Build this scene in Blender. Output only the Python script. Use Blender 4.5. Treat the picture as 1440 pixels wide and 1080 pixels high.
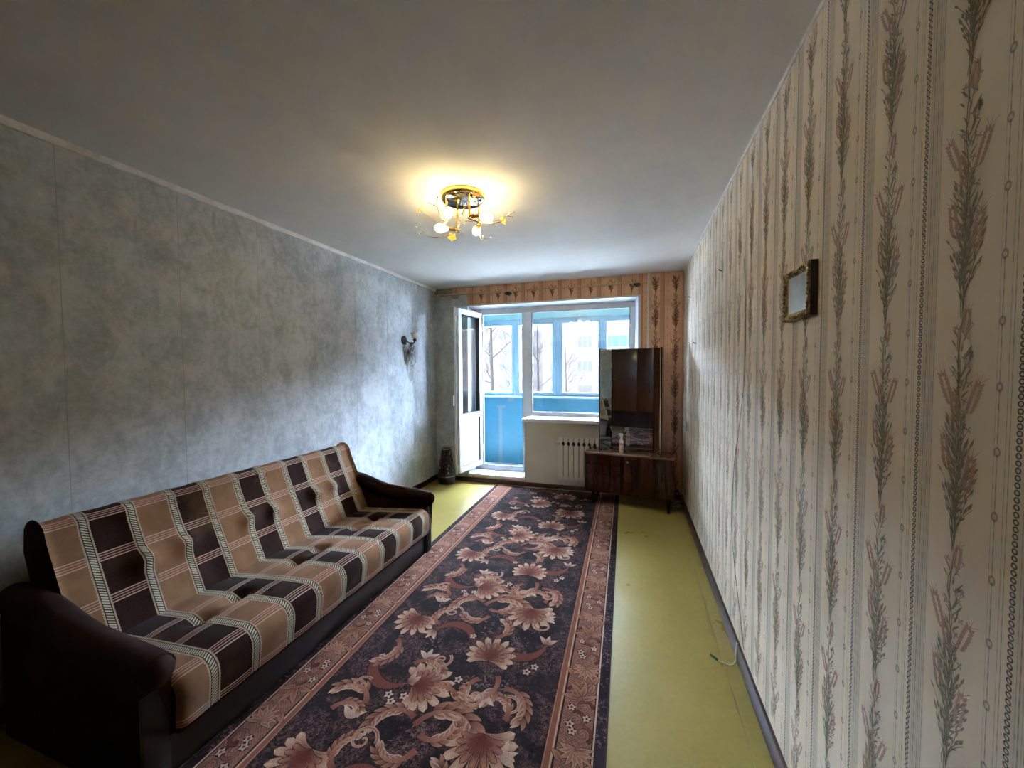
import bpy, bmesh, math, random
from mathutils import Vector, Matrix
from math import sin, cos, pi, radians as rad
for o in list(bpy.data.objects): bpy.data.objects.remove(o)
SC = bpy.context.scene
COL = SC.collection

# ------------------------------------------------------------------ camera
cd = bpy.data.cameras.new('camera'); cam = bpy.data.objects.new('camera', cd); COL.objects.link(cam)
cd.sensor_width = 36; cd.lens = 541.0/1440*36; cd.clip_start = .02; cd.clip_end = 400
YAW, PITCH, ROLL, EYE = .3062, .0377, -.0063, 1.4441
fw = Vector((-sin(YAW)*cos(PITCH), cos(YAW)*cos(PITCH), -sin(PITCH)))
rt = Vector((cos(YAW), sin(YAW), 0)); up = rt.cross(fw)
r2 = cos(ROLL)*rt + sin(ROLL)*up; u2 = -sin(ROLL)*rt + cos(ROLL)*up
cam.matrix_world = Matrix(((r2.x, u2.x, -fw.x, 0), (r2.y, u2.y, -fw.y, 0), (r2.z, u2.z, -fw.z, EYE), (0, 0, 0, 1)))
SC.camera = cam

# ------------------------------------------------------------------ world, sun, exposure
SKY = (0.55, 0.74, 1.0); SKY_STRENGTH = 42.0
SUN_STRENGTH = 6.0
BULB = 18.0
SC.view_settings.view_transform = 'Standard'; SC.view_settings.look = 'None'
SC.view_settings.exposure = 2.2; SC.view_settings.gamma = 1.0; SC.view_settings.use_curve_mapping = False
SC.cycles.transparent_max_bounces = 24
SC.cycles.max_bounces = 14; SC.cycles.diffuse_bounces = 7; SC.cycles.glossy_bounces = 6
SC.cycles.sample_clamp_indirect = 8.0
wd = bpy.data.worlds.new('overcast_sky'); SC.world = wd; wd.use_nodes = True
bg = wd.node_tree.nodes['Background']; bg.inputs[0].default_value = (*SKY, 1); bg.inputs[1].default_value = SKY_STRENGTH
sl = bpy.data.lights.new('sun', 'SUN'); sl.energy = SUN_STRENGTH; sl.angle = rad(2); sl.color = (1, .93, .84)
so = bpy.data.objects.new('sun', sl); COL.objects.link(so); so.rotation_euler = (rad(52), 0, rad(-25)); so.location = (0, -10, 20)

# room constants
XL, XR, YB, YF, H = -2.4963, .5169, 4.56, -1.45, 2.5

# ================================================================== node helpers
class X:
    """a socket with arithmetic"""
    def __init__(s, nt, k): s.nt, s.k = nt, k
    def _m(s, op, *a):
        n = s.nt.nodes.new('ShaderNodeMath'); n.operation = op
        for i, v in enumerate((s,)+a):
            if isinstance(v, X): s.nt.links.new(v.k, n.inputs[i])
            else: n.inputs[i].default_value = v
        return X(s.nt, n.outputs[0])
    def __add__(s, o): return s._m('ADD', o)
    __radd__ = __add__
    def __sub__(s, o): return s._m('SUBTRACT', o)
    def __rsub__(s, o): return (s*-1)+o
    def __mul__(s, o): return s._m('MULTIPLY', o)
    __rmul__ = __mul__
    def __truediv__(s, o): return s._m('DIVIDE', o)
    def fract(s): return s._m('FRACT')
    def floor(s): return s._m('FLOOR')
    def abs(s): return s._m('ABSOLUTE')
    def sin(s): return s._m('SINE')
    def lt(s, o): return s._m('LESS_THAN', o)
    def gt(s, o): return s._m('GREATER_THAN', o)
    def min(s, o): return s._m('MINIMUM', o)
    def max(s, o): return s._m('MAXIMUM', o)
    def pow(s, o): return s._m('POWER', o)
    def clamp(s): return s.max(0.).min(1.)
    def sm(s, a, b):
        n = s.nt.nodes.new('ShaderNodeMapRange'); n.interpolation_type = 'SMOOTHSTEP'
        s.nt.links.new(s.k, n.inputs['Value']); n.inputs['From Min'].default_value = a; n.inputs['From Max'].default_value = b
        return X(s.nt, n.outputs[0])
    def band(s, c, w, soft=.0):          # 1 within w/2 of c
        d = (s-c).abs()
        return d.lt(w/2) if soft == 0 else 1-d.sm(w/2-soft, w/2+soft)

class M:
    def __init__(s, name, base=(.5, .5, .5), rough=.6, metal=0., spec=.5, **kw):
        s.m = bpy.data.materials.new(name); s.m.use_nodes = True; s.nt = s.m.node_tree
        s.b = s.nt.nodes['Principled BSDF']
        s.set('Base Color', base); s.set('Roughness', rough); s.set('Metallic', metal); s.set('Specular IOR Level', spec)
        for k, v in kw.items(): s.set(k.replace('_', ' '), v)
        s._xyz = None
    def set(s, name, v):
        i = s.b.inputs[name]
        if isinstance(v, X): s.nt.links.new(v.k, i)
        elif isinstance(v, (tuple, list)): i.default_value = (*v, 1) if len(v) == 3 else v
        else: i.default_value = v
        return s
    def coord(s, kind='Object'):
        n = s.nt.nodes.new('ShaderNodeTexCoord'); return n.outputs[kind]
    def xyz(s, kind='Object'):
        n = s.nt.nodes.new('ShaderNodeSeparateXYZ'); s.nt.links.new(s.coord(kind), n.inputs[0])
        return [X(s.nt, n.outputs[i]) for i in range(3)]
    def vec(s, a, b, c=0.):
        n = s.nt.nodes.new('ShaderNodeCombineXYZ')
        for i, v in enumerate((a, b, c)):
            if isinstance(v, X): s.nt.links.new(v.k, n.inputs[i])
            else: n.inputs[i].default_value = v
        return n.outputs[0]
    def noise(s, scale, detail=3, rough=.55, vec=None, stretch=None, dist=0.):
        n = s.nt.nodes.new('ShaderNodeTexNoise'); n.inputs['Scale'].default_value = scale
        n.inputs['Detail'].default_value = detail; n.inputs['Roughness'].default_value = rough; n.inputs['Distortion'].default_value = dist
        v = vec or s.coord()
        if stretch:
            mp = s.nt.nodes.new('ShaderNodeMapping'); mp.inputs['Scale'].default_value = stretch; s.nt.links.new(v, mp.inputs[0]); v = mp.outputs[0]
        s.nt.links.new(v, n.inputs['Vector'])
        return X(s.nt, n.outputs[0])
    def voro(s, scale, vec=None, feature='F1', out='Distance'):
        n = s.nt.nodes.new('ShaderNodeTexVoronoi'); n.feature = feature; n.inputs['Scale'].default_value = scale
        s.nt.links.new(vec or s.coord(), n.inputs['Vector']); return X(s.nt, n.outputs[out])
    def ramp(s, f, stops, const=False):
        n = s.nt.nodes.new('ShaderNodeValToRGB'); r = n.color_ramp
        if const: r.interpolation = 'CONSTANT'
        while len(r.elements) < len(stops): r.elements.new(.5)
        for e, (p, c) in zip(r.elements, stops): e.position = p; e.color = (*c, 1)
        s.nt.links.new(f.k, n.inputs[0]); return X(s.nt, n.outputs[0])
    def mix(s, f, a, b, mode='MIX'):
        n = s.nt.nodes.new('ShaderNodeMix'); n.data_type = 'RGBA'; n.blend_type = mode
        for i, v in ((0, f), (6, a), (7, b)):
            if isinstance(v, X): s.nt.links.new(v.k, n.inputs[i])
            elif isinstance(v, (tuple, list)): n.inputs[i].default_value = (*v, 1)
            else: n.inputs[i].default_value = v
        return X(s.nt, n.outputs[2])
    def attr(s, name='ink'):
        n = s.nt.nodes.new('ShaderNodeAttribute'); n.attribute_name = name; return X(s.nt, n.outputs['Color'])
    def bump(s, h, dist=.001, strength=1.):
        n = s.nt.nodes.new('ShaderNodeBump'); n.inputs['Distance'].default_value = dist; n.inputs['Strength'].default_value = strength
        s.nt.links.new(h.k, n.inputs['Height']); s.nt.links.new(n.outputs[0], s.b.inputs['Normal']); return s

def emit(name, col, st):
    m = M(name, (0, 0, 0)); m.set('Emission Color', col); m.set('Emission Strength', st); return m.m
def glass(name, tint=(.97, .985, 1), refl=1.0):
    m = bpy.data.materials.new(name); m.use_nodes = True; nt = m.node_tree; nt.nodes.clear()
    o = nt.nodes.new('ShaderNodeOutputMaterial'); t = nt.nodes.new('ShaderNodeBsdfTransparent'); g = nt.nodes.new('ShaderNodeBsdfGlossy')
    t.inputs[0].default_value = (*tint, 1); g.inputs['Roughness'].default_value = .02; g.inputs[0].default_value = (1, 1, 1, 1)
    lw = nt.nodes.new('ShaderNodeLayerWeight'); lw.inputs[0].default_value = .5
    f = (X(nt, lw.outputs['Facing']).pow(5)*.96+.04)*refl
    mx = nt.nodes.new('ShaderNodeMixShader'); nt.links.new(f.clamp().k, mx.inputs[0]); nt.links.new(t.outputs[0], mx.inputs[1]); nt.links.new(g.outputs[0], mx.inputs[2])
    nt.links.new(mx.outputs[0], o.inputs[0]); return m

# ================================================================== mesh helpers
class MB:
    def __init__(s): s.v, s.f, s.mi, s.uv, s.col = [], [], [], {}, {}
    def add(s, vs, fs, mi=0, uv=None, col=None, mat=None):
        b = len(s.v)
        for i, p in enumerate(vs):
            s.v.append(tuple(mat @ Vector(p)) if mat is not None else tuple(p))
            if uv: s.uv[b+i] = uv[i]
            if col: s.col[b+i] = col[i]
        for k, f in enumerate(fs):
            s.f.append([b+i for i in f]); s.mi.append(mi[k] if isinstance(mi, list) else mi)
        return s
    def box(s, x0, x1, y0, y1, z0, z1, bev=0., mi=0, mat=None, seg=2):
        if bev <= 0:
            vs = [(x, y, z) for x in (x0, x1) for y in (y0, y1) for z in (z0, z1)]
            return s.add(vs, [(0, 1, 3, 2), (4, 6, 7, 5), (0, 4, 5, 1), (2, 3, 7, 6), (0, 2, 6, 4), (1, 5, 7, 3)], mi, mat=mat)
        bm = bmesh.new(); bmesh.ops.create_cube(bm, size=1)
        for v in bm.verts: v.co = ((x0+x1)/2+v.co.x*(x1-x0), (y0+y1)/2+v.co.y*(y1-y0), (z0+z1)/2+v.co.z*(z1-z0))
        bmesh.ops.bevel(bm, geom=bm.edges[:], offset=bev, segments=seg, profile=.5, affect='EDGES')
        return s.bm(bm, mi, mat)
    def bm(s, bm, mi=0, mat=None):
        bm.verts.index_update()
        s.add([tuple(v.co) for v in bm.verts], [[v.index for v in f.verts] for f in bm.faces], mi, mat=mat); bm.free(); return s
    def lathe(s, prof, n=24, c=(0, 0, 0), mi=0, mat=None):
        vs, fs, k = [], [], len(prof)
        for i in range(n):
            a = 2*pi*i/n
            for r, z in prof: vs.append((c[0]+r*cos(a), c[1]+r*sin(a), c[2]+z))
        for i in range(n):
            j = (i+1) % n
            for q in range(k-1): fs.append((i*k+q, j*k+q, j*k+q+1, i*k+q+1))
        b = len(vs)
        if prof[0][0] > 1e-5: fs.append([i*k for i in range(n)][::-1])
        if prof[-1][0] > 1e-5: fs.append([i*k+k-1 for i in range(n)])
        return s.add(vs, fs, mi, mat=mat)
    def tube(s, pts, r, n=8, mi=0, mat=None):
        pts = [Vector(p) for p in pts]; rs = r if isinstance(r, (list, tuple)) else [r]*len(pts)
        vs, fs = [], []; prev = None
        for i, p in enumerate(pts):
            t = (pts[min(i+1, len(pts)-1)]-pts[max(i-1, 0)]).normalized()
            if prev is None: a = t.orthogonal().normalized()
            else:
                a = prev-t*prev.dot(t); a = a.normalized() if a.length > 1e-6 else t.orthogonal().normalized()
            prev = a; b = t.cross(a)
            for j in range(n): vs.append(p+(a*cos(2*pi*j/n)+b*sin(2*pi*j/n))*rs[i])
        for i in range(len(pts)-1):
            for j in range(n): fs.append((i*n+j, i*n+(j+1) % n, (i+1)*n+(j+1) % n, (i+1)*n+j))
        fs.append(list(range(n))[::-1]); fs.append([(len(pts)-1)*n+j for j in range(n)])
        return s.add(vs, fs, mi, mat=mat)
    def prism(s, poly, y0, y1, axis='y', mi=0, mat=None):
        n = len(poly)
        mk = {'y': lambda a, b, t: (a, t, b), 'x': lambda a, b, t: (t, a, b), 'z': lambda a, b, t: (a, b, t)}[axis]
        vs = [mk(a, b, y0) for a, b in poly]+[mk(a, b, y1) for a, b in poly]
        fs = [(i, (i+1) % n, n+(i+1) % n, n+i) for i in range(n)]+[list(range(n))[::-1], list(range(n, 2*n))]
        return s.add(vs, fs, mi, mat=mat)
    def ball(s, c, r, n=12, sc=(1, 1, 1), mi=0, mat=None):
        bm = bmesh.new(); bmesh.ops.create_uvsphere(bm, u_segments=n, v_segments=max(6, n//2+2), radius=1)
        for v in bm.verts: v.co = Vector((c[0]+v.co.x*r*sc[0], c[1]+v.co.y*r*sc[1], c[2]+v.co.z*r*sc[2]))
        return s.bm(bm, mi, mat)
    def build(s, name, mats, parent=None, smooth=0., loc=None, fix=True, kind=None):
        me = bpy.data.meshes.new(name); me.from_pydata(s.v, [], s.f)
        for m in (mats if isinstance(mats, (list, tuple)) else [mats]): me.materials.append(m.m if isinstance(m, M) else m)
        me.polygons.foreach_set('material_index', s.mi)
        if s.uv:
            l = me.uv_layers.new(name='UVMap'); idx = [0]*len(me.loops); me.loops.foreach_get('vertex_index', idx)
            l.data.foreach_set('uv', [c for i in idx for c in s.uv.get(i, (0, 0))])
        if s.col:
            a = me.color_attributes.new('ink', 'FLOAT_COLOR', 'POINT')
            a.data.foreach_set('color', [c for i in range(len(s.v)) for c in (*s.col.get(i, (0, 0, 0)), 1)])
        if fix:
            bm = bmesh.new(); bm.from_mesh(me); bmesh.ops.recalc_face_normals(bm, faces=bm.faces); bm.to_mesh(me); bm.free()
        if smooth:
            me.polygons.foreach_set('use_smooth', [True]*len(me.polygons)); me.set_sharp_from_angle(angle=rad(smooth))
        me.update()
        o = bpy.data.objects.new(name, me); COL.objects.link(o)
        if parent: o.parent = parent
        if loc: o.location = loc
        if kind: o['kind'] = kind
        return o

def thing(name, label, cat, loc=(0, 0, 0), rz=0, group=None):
    o = bpy.data.objects.new(name, None); COL.objects.link(o); o.empty_display_size = .1
    o.location = loc; o.rotation_euler = (0, 0, rz); return tag(o, label, cat, group)
def tag(o, label, cat, group=None):
    o['label'] = label; o['category'] = cat
    if group: o['group'] = group
    return o
def struct(o, label=None):
    o['kind'] = 'structure'
    if label: o['label'] = label
    return o
def sempty(name, loc=(0, 0, 0), rz=0, label=None):
    o = bpy.data.objects.new(name, None); COL.objects.link(o); o.location = loc; o.rotation_euler = (0, 0, rz); return struct(o, label)
def bez(p, n=12):
    out = []
    for k in range(n+1):
        t = k/n; q = [Vector(v) for v in p]
        while len(q) > 1: q = [q[i].lerp(q[i+1], t) for i in range(len(q)-1)]
        out.append(q[0])
    return out
def spline(pts, n=6):
    P = [Vector(p) for p in pts]; P = [P[0]*2-P[1]]+P+[P[-1]*2-P[-2]]; out = []
    for i in range(1, len(P)-2):
        a, b, c, d = P[i-1:i+3]
        for k in range(n):
            t = k/n; out.append(.5*((2*b)+(c-a)*t+(2*a-5*b+4*c-d)*t*t+(3*b-a-3*c+d)*t**3))
    out.append(P[-2]); return out
def lerp3(a, b, t): return tuple(x+(y-x)*t for x, y in zip(a, b))

# ---- flat printed motifs drawn as coloured facets: map(u, v, layer) -> 3D point
class Ink:
    def __init__(s, mb, mp, mi): s.mb, s.mp, s.mi = mb, mp, mi
    def z(s):
        s.cnt = (getattr(s, 'cnt', 0)+1) % 40; return s.cnt*.02
    def stroke(s, pts, w, c0, c1=None, edge=None, layer=1, gam=1.):
        """ribbon along 2-D points; w(t) half width; colour runs c0->c1, edges take edge(t)"""
        n = len(pts); vs, col, fs = [], [], []; layer += s.z()
        for i, (u, v) in enumerate(pts):
            a = pts[max(i-1, 0)]; b = pts[min(i+1, n-1)]; dx, dy = b[0]-a[0], b[1]-a[1]; L = math.hypot(dx, dy) or 1
            nx, ny = -dy/L, dx/L; t = i/(n-1); h = w(t) if callable(w) else w
            c = lerp3(c0, c1 or c0, t**gam); e = lerp3(c, edge, .75) if edge else c
            vs += [s.mp(u+nx*h, v+ny*h, layer), s.mp(u, v, layer), s.mp(u-nx*h, v-ny*h, layer)]; col += [e, c, e]
        for i in range(n-1):
            for k in (0, 1): fs.append((i*3+k, i*3+k+1, i*3+k+4, i*3+k+3))
        s.mb.add(vs, fs, s.mi, col=col)
    def leaf(s, x, y, ang, L, W, c0, c1, edge=None, curl=0., layer=1, n=6, out=None, pet=False):
        pts = []; a = ang; px, py = x, y
        for i in range(n+1):
            pts.append((px, py)); px += cos(a)*L/n; py += sin(a)*L/n; a += curl/n
        wf = (lambda t: W*(.25+.75*t**.8)*max(0., 1-max(0, (t-.72)/.28)**2.2)**.5) if pet else (lambda t: W*max(0., sin(pi*min(1, t**.75)))**.8)
        if out: s.stroke(pts, lambda t: wf(t)+.0024, out, layer=layer-1)
        s.stroke(pts, lambda t: max(.0004, wf(t)), c0, c1, edge, layer, 1.7 if pet else 1.)
    def spiral(s, x, y, ang, r, turns, w, c0, c1, edge=None, layer=1, hand=1, n=20):
        pts = []
        for i in range(n+1):
            t = i/n; rr = r*(1-t)**.8+.12*r*0; a = ang+hand*t*turns*2*pi
            pts.append((x+rr*cos(a), y+rr*sin(a)))
        s.stroke(pts, lambda t: w*(1-.55*t), c0, c1, edge, layer)
    def dot(s, x, y, r, c, layer=1, n=7):
        layer += s.z()
        s.mb.add([s.mp(x+r*cos(2*pi*i/n), y+r*sin(2*pi*i/n), layer) for i in range(n)], [list(range(n))], s.mi, col=[c]*n)

# ================================================================== shared materials
def wood(name, c0, c1, rough=.35, sc=1., axis=2, coat=0.):
    m = M(name, rough=rough, spec=.5 if rough < .7 else .05); st = [9*sc, 9*sc, 9*sc]; st[axis] = .7*sc
    n = m.noise(2.2, 5, .6, stretch=st, dist=.6); g = m.noise(9, 2, .5, stretch=[v*2.5 for v in st])
    m.set('Base Color', m.mix(g.sm(.35, .7)*.5, m.ramp(n, [(.3, c0), (.7, c1)]), c0)); m.bump(g, .0003, .4)
    if coat: m.set('Coat Weight', coat); m.set('Coat Roughness', .12)
    return m
PVC = M('white_plastic', (.83, .84, .86), .28)
pvc_n = PVC.noise(3, 3); PVC.set('Roughness', pvc_n*.12+.2)
GASKET = M('rubber_gasket', (.03, .032, .035), .6); GASKET.set('Roughness', GASKET.noise(40)*.3+.4)
PANE = glass('window_glass', (.985, .99, .995))
PANE2 = glass('coated_door_glass', (.97, .98, .99), 1.)
CHROME = M('chrome', (.75, .76, .78), .12, 1.); CHROME.set('Roughness', CHROME.noise(30)*.1+.08)
MIRROR = M('mirror_silver', (.80, .84, .83), .015, 1.); MIRROR.set('Roughness', MIRROR.noise(6)*.02+.005)
BLACK = M('black_plastic', (.012, .012, .013), .4); BLACK.set('Roughness', BLACK.noise(60)*.3+.3)
SKIRT = M('brown_gloss_paint', (.05, .02, .016), .3)
sk = SKIRT.noise(14, 4, .6, stretch=(1, .3, 1)); SKIRT.set('Base Color', SKIRT.ramp(sk, [(.35, (.04, .017, .014)), (.7, (.085, .036, .03))])); SKIRT.set('Roughness', sk*.4+.15)

# ---- ceiling plaster
CEIL = M('ceiling_plaster', (.6, .6, .58), .9, spec=.2)
c1 = CEIL.noise(1.1, 4, .6); c2 = CEIL.noise(9, 5, .65)
CEIL.set('Base Color', CEIL.ramp(c1*.6+c2*.4, [(.3, (.67, .635, .59)), (.55, (.755, .715, .665)), (.75, (.80, .76, .71))])); CEIL.bump(c2, .004, .35)
# ---- grey mottled wallpaper
def grey_paper(name, k=1.):
    m = M(name, rough=.75, spec=.25)
    a = m.noise(3.2, 6, .68, dist=.5); b = m.noise(26, 6, .72); c = m.noise(9, 5, .7, stretch=(1, 1, .55), dist=1.)
    f = a*.42+b*.28+c*.30
    m.set('Base Color', m.ramp(f, [(.33, (.175*k, .183*k, .175*k)), (.46, (.265*k, .275*k, .27*k)), (.53, (.335*k, .345*k, .34*k)), (.66, (.42*k, .43*k, .425*k))]))
    m.bump(m.noise(170, 3)*.6+b*.4, .0012, .4); return m
GREY = grey_paper('grey_marbled_wallpaper', 1.48)
# ---- striped flower wallpaper (u across the strip, z up)
PER = .2036
def striped_paper(name, axis, phase, per, base, line, shade, stain):
    m = M(name, rough=.72, spec=.25); co = m.xyz(); u0 = co[axis]; z = co[2]
    f = ((u0-phase)/per).fract()*PER                    # 0 at a flower stem
    n = m.noise(5, 4, .6); n2 = m.noise(60, 3)
    col = m.mix(n.sm(.35, .7), base, stain)
    tooth = (z*260).sin()*.5+.5
    col = m.mix(f.band(.077, .036, .006)*.55, col, shade)
    for c, w, s in ((.061, .0016, .8), (.066, .0013, .6), (.071, .0016, .9), (.0755, .0013, .6), (.081, .0022, .9), (.0865, .0013, .7), (.112, .0016, .75), (.118, .0014, .6), (.1315, .002, .8), (.137, .0012, .5)):
        col = m.mix(f.band(c, w)*(tooth*.5+.5)*s, col, line)
    bz = (z/.0105).fract()-.5; bu = (f-.0975)/.0105       # string of beads
    d = (bz*bz+bu*bu).pow(.5)
    col = m.mix(1-d.sm(.40, .52), col, (line[0]*.45, line[1]*.45, line[2]*.45)); col = m.mix((1-d.sm(.18, .30))*.75, col, base)
    kz = (z/.0975).fract()-.5; ku = (f-.1315)/.0975        # knots
    e = (kz*kz*.55+ku*ku).pow(.5)
    col = m.mix((1-e.sm(.050, .068))*.6, col, (line[0]*.5, line[1]*.5, line[2]*.5)); col = m.mix((1-e.sm(.02, .04))*.7, col, base)
    m.set('Base Color', col); m.bump(n2, .0008, .5); return m
PEACH = striped_paper('striped_flower_wallpaper', 1, .832, PER, (.83, .70, .535), (.27, .21, .15), (.60, .50, .39), (.78, .635, .48))
RUST = striped_paper('rust_striped_wallpaper', 0, .434, .2275, (.68, .385, .225), (.20, .08, .036), (.48, .23, .12), (.60, .315, .175))
INK = M('printed_ink', rough=.72, spec=.2)
INK.set('Base Color', INK.mix(INK.noise(120, 2).sm(.3, .7)*.35, INK.attr(), (.5, .42, .33)))
INKB = M('printed_dark_ink', rough=.75, spec=.2); INKB.set('Base Color', INKB.mix(INKB.noise(90, 2).sm(.35, .75)*.2, INKB.attr(), (.4, .22, .13)))
BEIGE = M('beige_wall_paint', rough=.6)
bn = BEIGE.noise(4, 4, .6); BEIGE.set('Base Color', BEIGE.ramp(bn, [(.3, (.68, .615, .51)), (.7, (.75, .685, .585))])); BEIGE.bump(BEIGE.noise(50), .001, .3)
TAN = M('tan_ragged_plaster', rough=.9); TAN.set('Base Color', TAN.ramp(TAN.noise(8, 5, .7), [(.35, (.20, .16, .11)), (.65, (.38, .29, .19))]))
BRICK = M('hidden_masonry', rough=.9); BRICK.set('Base Color', BRICK.ramp(BRICK.noise(6), [(.3, (.3, .27, .24)), (.7, (.4, .36, .32))]))

# ================================================================== room shell
def rbox(name, b, mat, label=None, kind=True, parent=None, bev=0):
    o = MB().box(*b, bev).build(name, mat, parent)
    if kind: struct(o, label)
    return o
def floor_mat():
    m = M('olive_green_floor_paint', rough=.3, spec=.35)
    a = m.noise(1.6, 4, .6); b = m.noise(7, 3, .5, stretch=(1, .6, 1)); c = m.noise(45, 4)
    col = m.ramp(a*.7+c*.3, [(.3, (.27, .198, .048)), (.5, (.33, .243, .062)), (.7, (.38, .283, .080))])
    sp = m.voro(7, feature='F1'); spn = m.noise(3, 2)
    col = m.mix((1-sp.sm(.02, .05))*spn.gt(.56), col, (.10, .09, .04))
    m.set('Base Color', col); m.set('Roughness', a*.2+.20); m.bump(b*.75+m.noise(18, 2)*.25, .006, .35); return m
FLOOR = floor_mat()
fl = rbox('floor', (XL-.1, XR+.1, YF-.1, YB+.02, -.12, -.0015), BRICK)
for (a, b) in ((XL, .4265), (.4285, XR)):
    MB().box(a, b, YF, YB, -.0014, 0 if a < 0 else .0006, 0).build('linoleum_sheet', FLOOR, fl)
rbox('ceiling', (XL-.1, XR+.1, YF-.1, YB+.40, H, H+.14), CEIL)
wl = rbox('wall_left', (XL-.1, XL-.0012, YF-.1, YB+.36, 0, H), BRICK)
seams = [YF]+[1.07+.4885*k for k in range(-5, 8)]; seams = [s for s in seams if YF <= s < YB]+[YB]
random.seed(3)
for a, b in zip(seams, seams[1:]):
    MB().box(XL-.0012, XL+random.uniform(-.0002, .0002), a+.0016, b-.0016, 0, H).build('wallpaper_strip', GREY, wl)
rbox('wall_front', (XL-.1, XR+.1, YF-.1, YF, 0, H), BEIGE)

# right wall with printed flowers
def wheat(k, x, y, ang, L, pink):
    d = (cos(ang), sin(ang)); n = (-d[1], d[0]); N = 7
    for i in range(N):
        t = i/N; w = .0062*sin(pi*(t*.8+.15))+.0015
        for sgn in (-1, 1):
            k.leaf(x+d[0]*L*t+n[0]*sgn*w*.35, y+d[1]*L*t+n[1]*sgn*w*.35, ang+sgn*.55, L*.26, .0030, pink, lerp3(pink, (.62, .5, .42), .35), layer=2, n=3)
    k.leaf(x+d[0]*L*.9, y+d[1]*L*.9, ang, L*.2, .002, pink, pink, layer=2, n=3)
    for sgn in (-.18, 0, .18): k.stroke([(x+d[0]*L, y+d[1]*L), (x+cos(ang+sgn)*L*1.3, y+sin(ang+sgn)*L*1.3)], .0004, pink, layer=1)
def flower_column(k, x, z0, z1, seed, G, stem, pink, blue, fat=1., period=.392, dens=1.):
    r = random.Random(seed); p0 = z0-period*r.random()*0-period*.3
    while p0 < z1:
        def ok(v): return z0+.02 < v < z1-.05
        rr = random.Random(5)
        sp = [(x+.006*sin(9*t+.6), p0+t*period) for t in [i/16 for i in range(17)]]
        sp = [q for q in sp if z0 < q[1] < z1]
        if len(sp) > 2:
            k.stroke(sp, .0009*fat, stem)
            k.stroke([(a+.006*sin(b*60), b) for a, b in sp], .0007*fat, stem)
        for i in range(46):                              # leafy bouquet: stalks that part from the stem, each with a bud and leaves
            t = i/46+rr.uniform(-.02, .02); v = p0+period*(.03+.42*t); sgn = rr.choice((-1, 1)); cc = rr.choice(G)
            sp_ = (.010+.026*sin(pi*min(1, .15+t*.8)))*rr.random()**.7; up_ = rr.uniform(.035, .075); ex, ey = x+sgn*sp_, v+up_
            if not (ok(v) and ok(ey)): continue
            pts = [(x+(ex-x)*q**1.5, v+up_*q) for q in (0, .25, .5, .75, 1.)]
            k.stroke(pts, .00062*fat, stem, layer=1)
            an = math.atan2(pts[4][1]-pts[3][1], pts[4][0]-pts[3][0])
            k.leaf(ex, ey, an, rr.uniform(.010, .020), rr.uniform(.0018, .0029)*fat, lerp3(cc, stem, .5), cc, curl=sgn*rr.uniform(-.4, .3), layer=2, n=4)
            for q in (1, 2, 3):
                if rr.random() < .75:
                    s2 = rr.choice((-1, 1)); k.leaf(*pts[q], an+s2*rr.uniform(.25, .6), rr.uniform(.010, .021), rr.uniform(.0013, .0023)*fat, stem, cc, curl=-s2*.4, layer=2, n=4)
        for i in range(12):                              # arching stalks
            v = p0+period*rr.uniform(.08, .9); sgn = rr.choice((-1, 1)); L = rr.uniform(.03, .07)
            if ok(v): k.leaf(x, v, pi/2-sgn*.4, L, .0008*fat, stem, stem, curl=-sgn*.5, layer=1, n=5)
        for i in range(20):                              # leaves of the thin upper stem
            v = p0+period*rr.uniform(.52, 1.02); sgn = rr.choice((-1, 1)); cc = rr.choice(G)
            if ok(v): k.leaf(x+sgn*rr.uniform(0, .012), v, pi/2-sgn*rr.uniform(.1, .8), rr.uniform(.012, .024), .0018*fat, cc, stem, curl=sgn*rr.uniform(-.6, .3), layer=2, n=4)
        for i in range(16):                              # grey-blue florets
            v = p0+period*rr.uniform(.5, .98); of = rr.uniform(-.022, .022)
            if ok(v):
                for q in range(4): k.leaf(x+of, v, q*pi/2+rr.random(), .0075, .0016*fat, blue, blue, layer=2, n=2)
        for (du, dv, an, L) in ((-.019, .60, 1.95, .052), (.017, .63, 1.15, .058), (.004, .555, 1.35, .046), (-.020, .27, 1.72, .058), (.022, .36, 1.4, .05), (-.006, .93, 1.7, .038)):
            if ok(p0+dv*period): wheat(k, x+du, p0+dv*period, an, L, pink)
        p0 += period
wr = MB().box(XR, XR+.1, YF-.1, YB+.36, 0, H, mi=0)
k = Ink(wr, lambda u, v, l: (XR-.0003-.00012*l, u, v), 1)
i = 0
for c in range(-7, 19):
    y = .832+PER*c
    if YF+.05 < y < YB-.04: flower_column(k, y, .075, H-.01, c, [(.27, .235, .13), (.32, .27, .16), (.24, .22, .15), (.35, .285, .175)], (.22, .19, .12), (.50, .26, .20), (.33, .33, .31))
struct(wr.build('wall_right', [PEACH, INK], fix=False))

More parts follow.
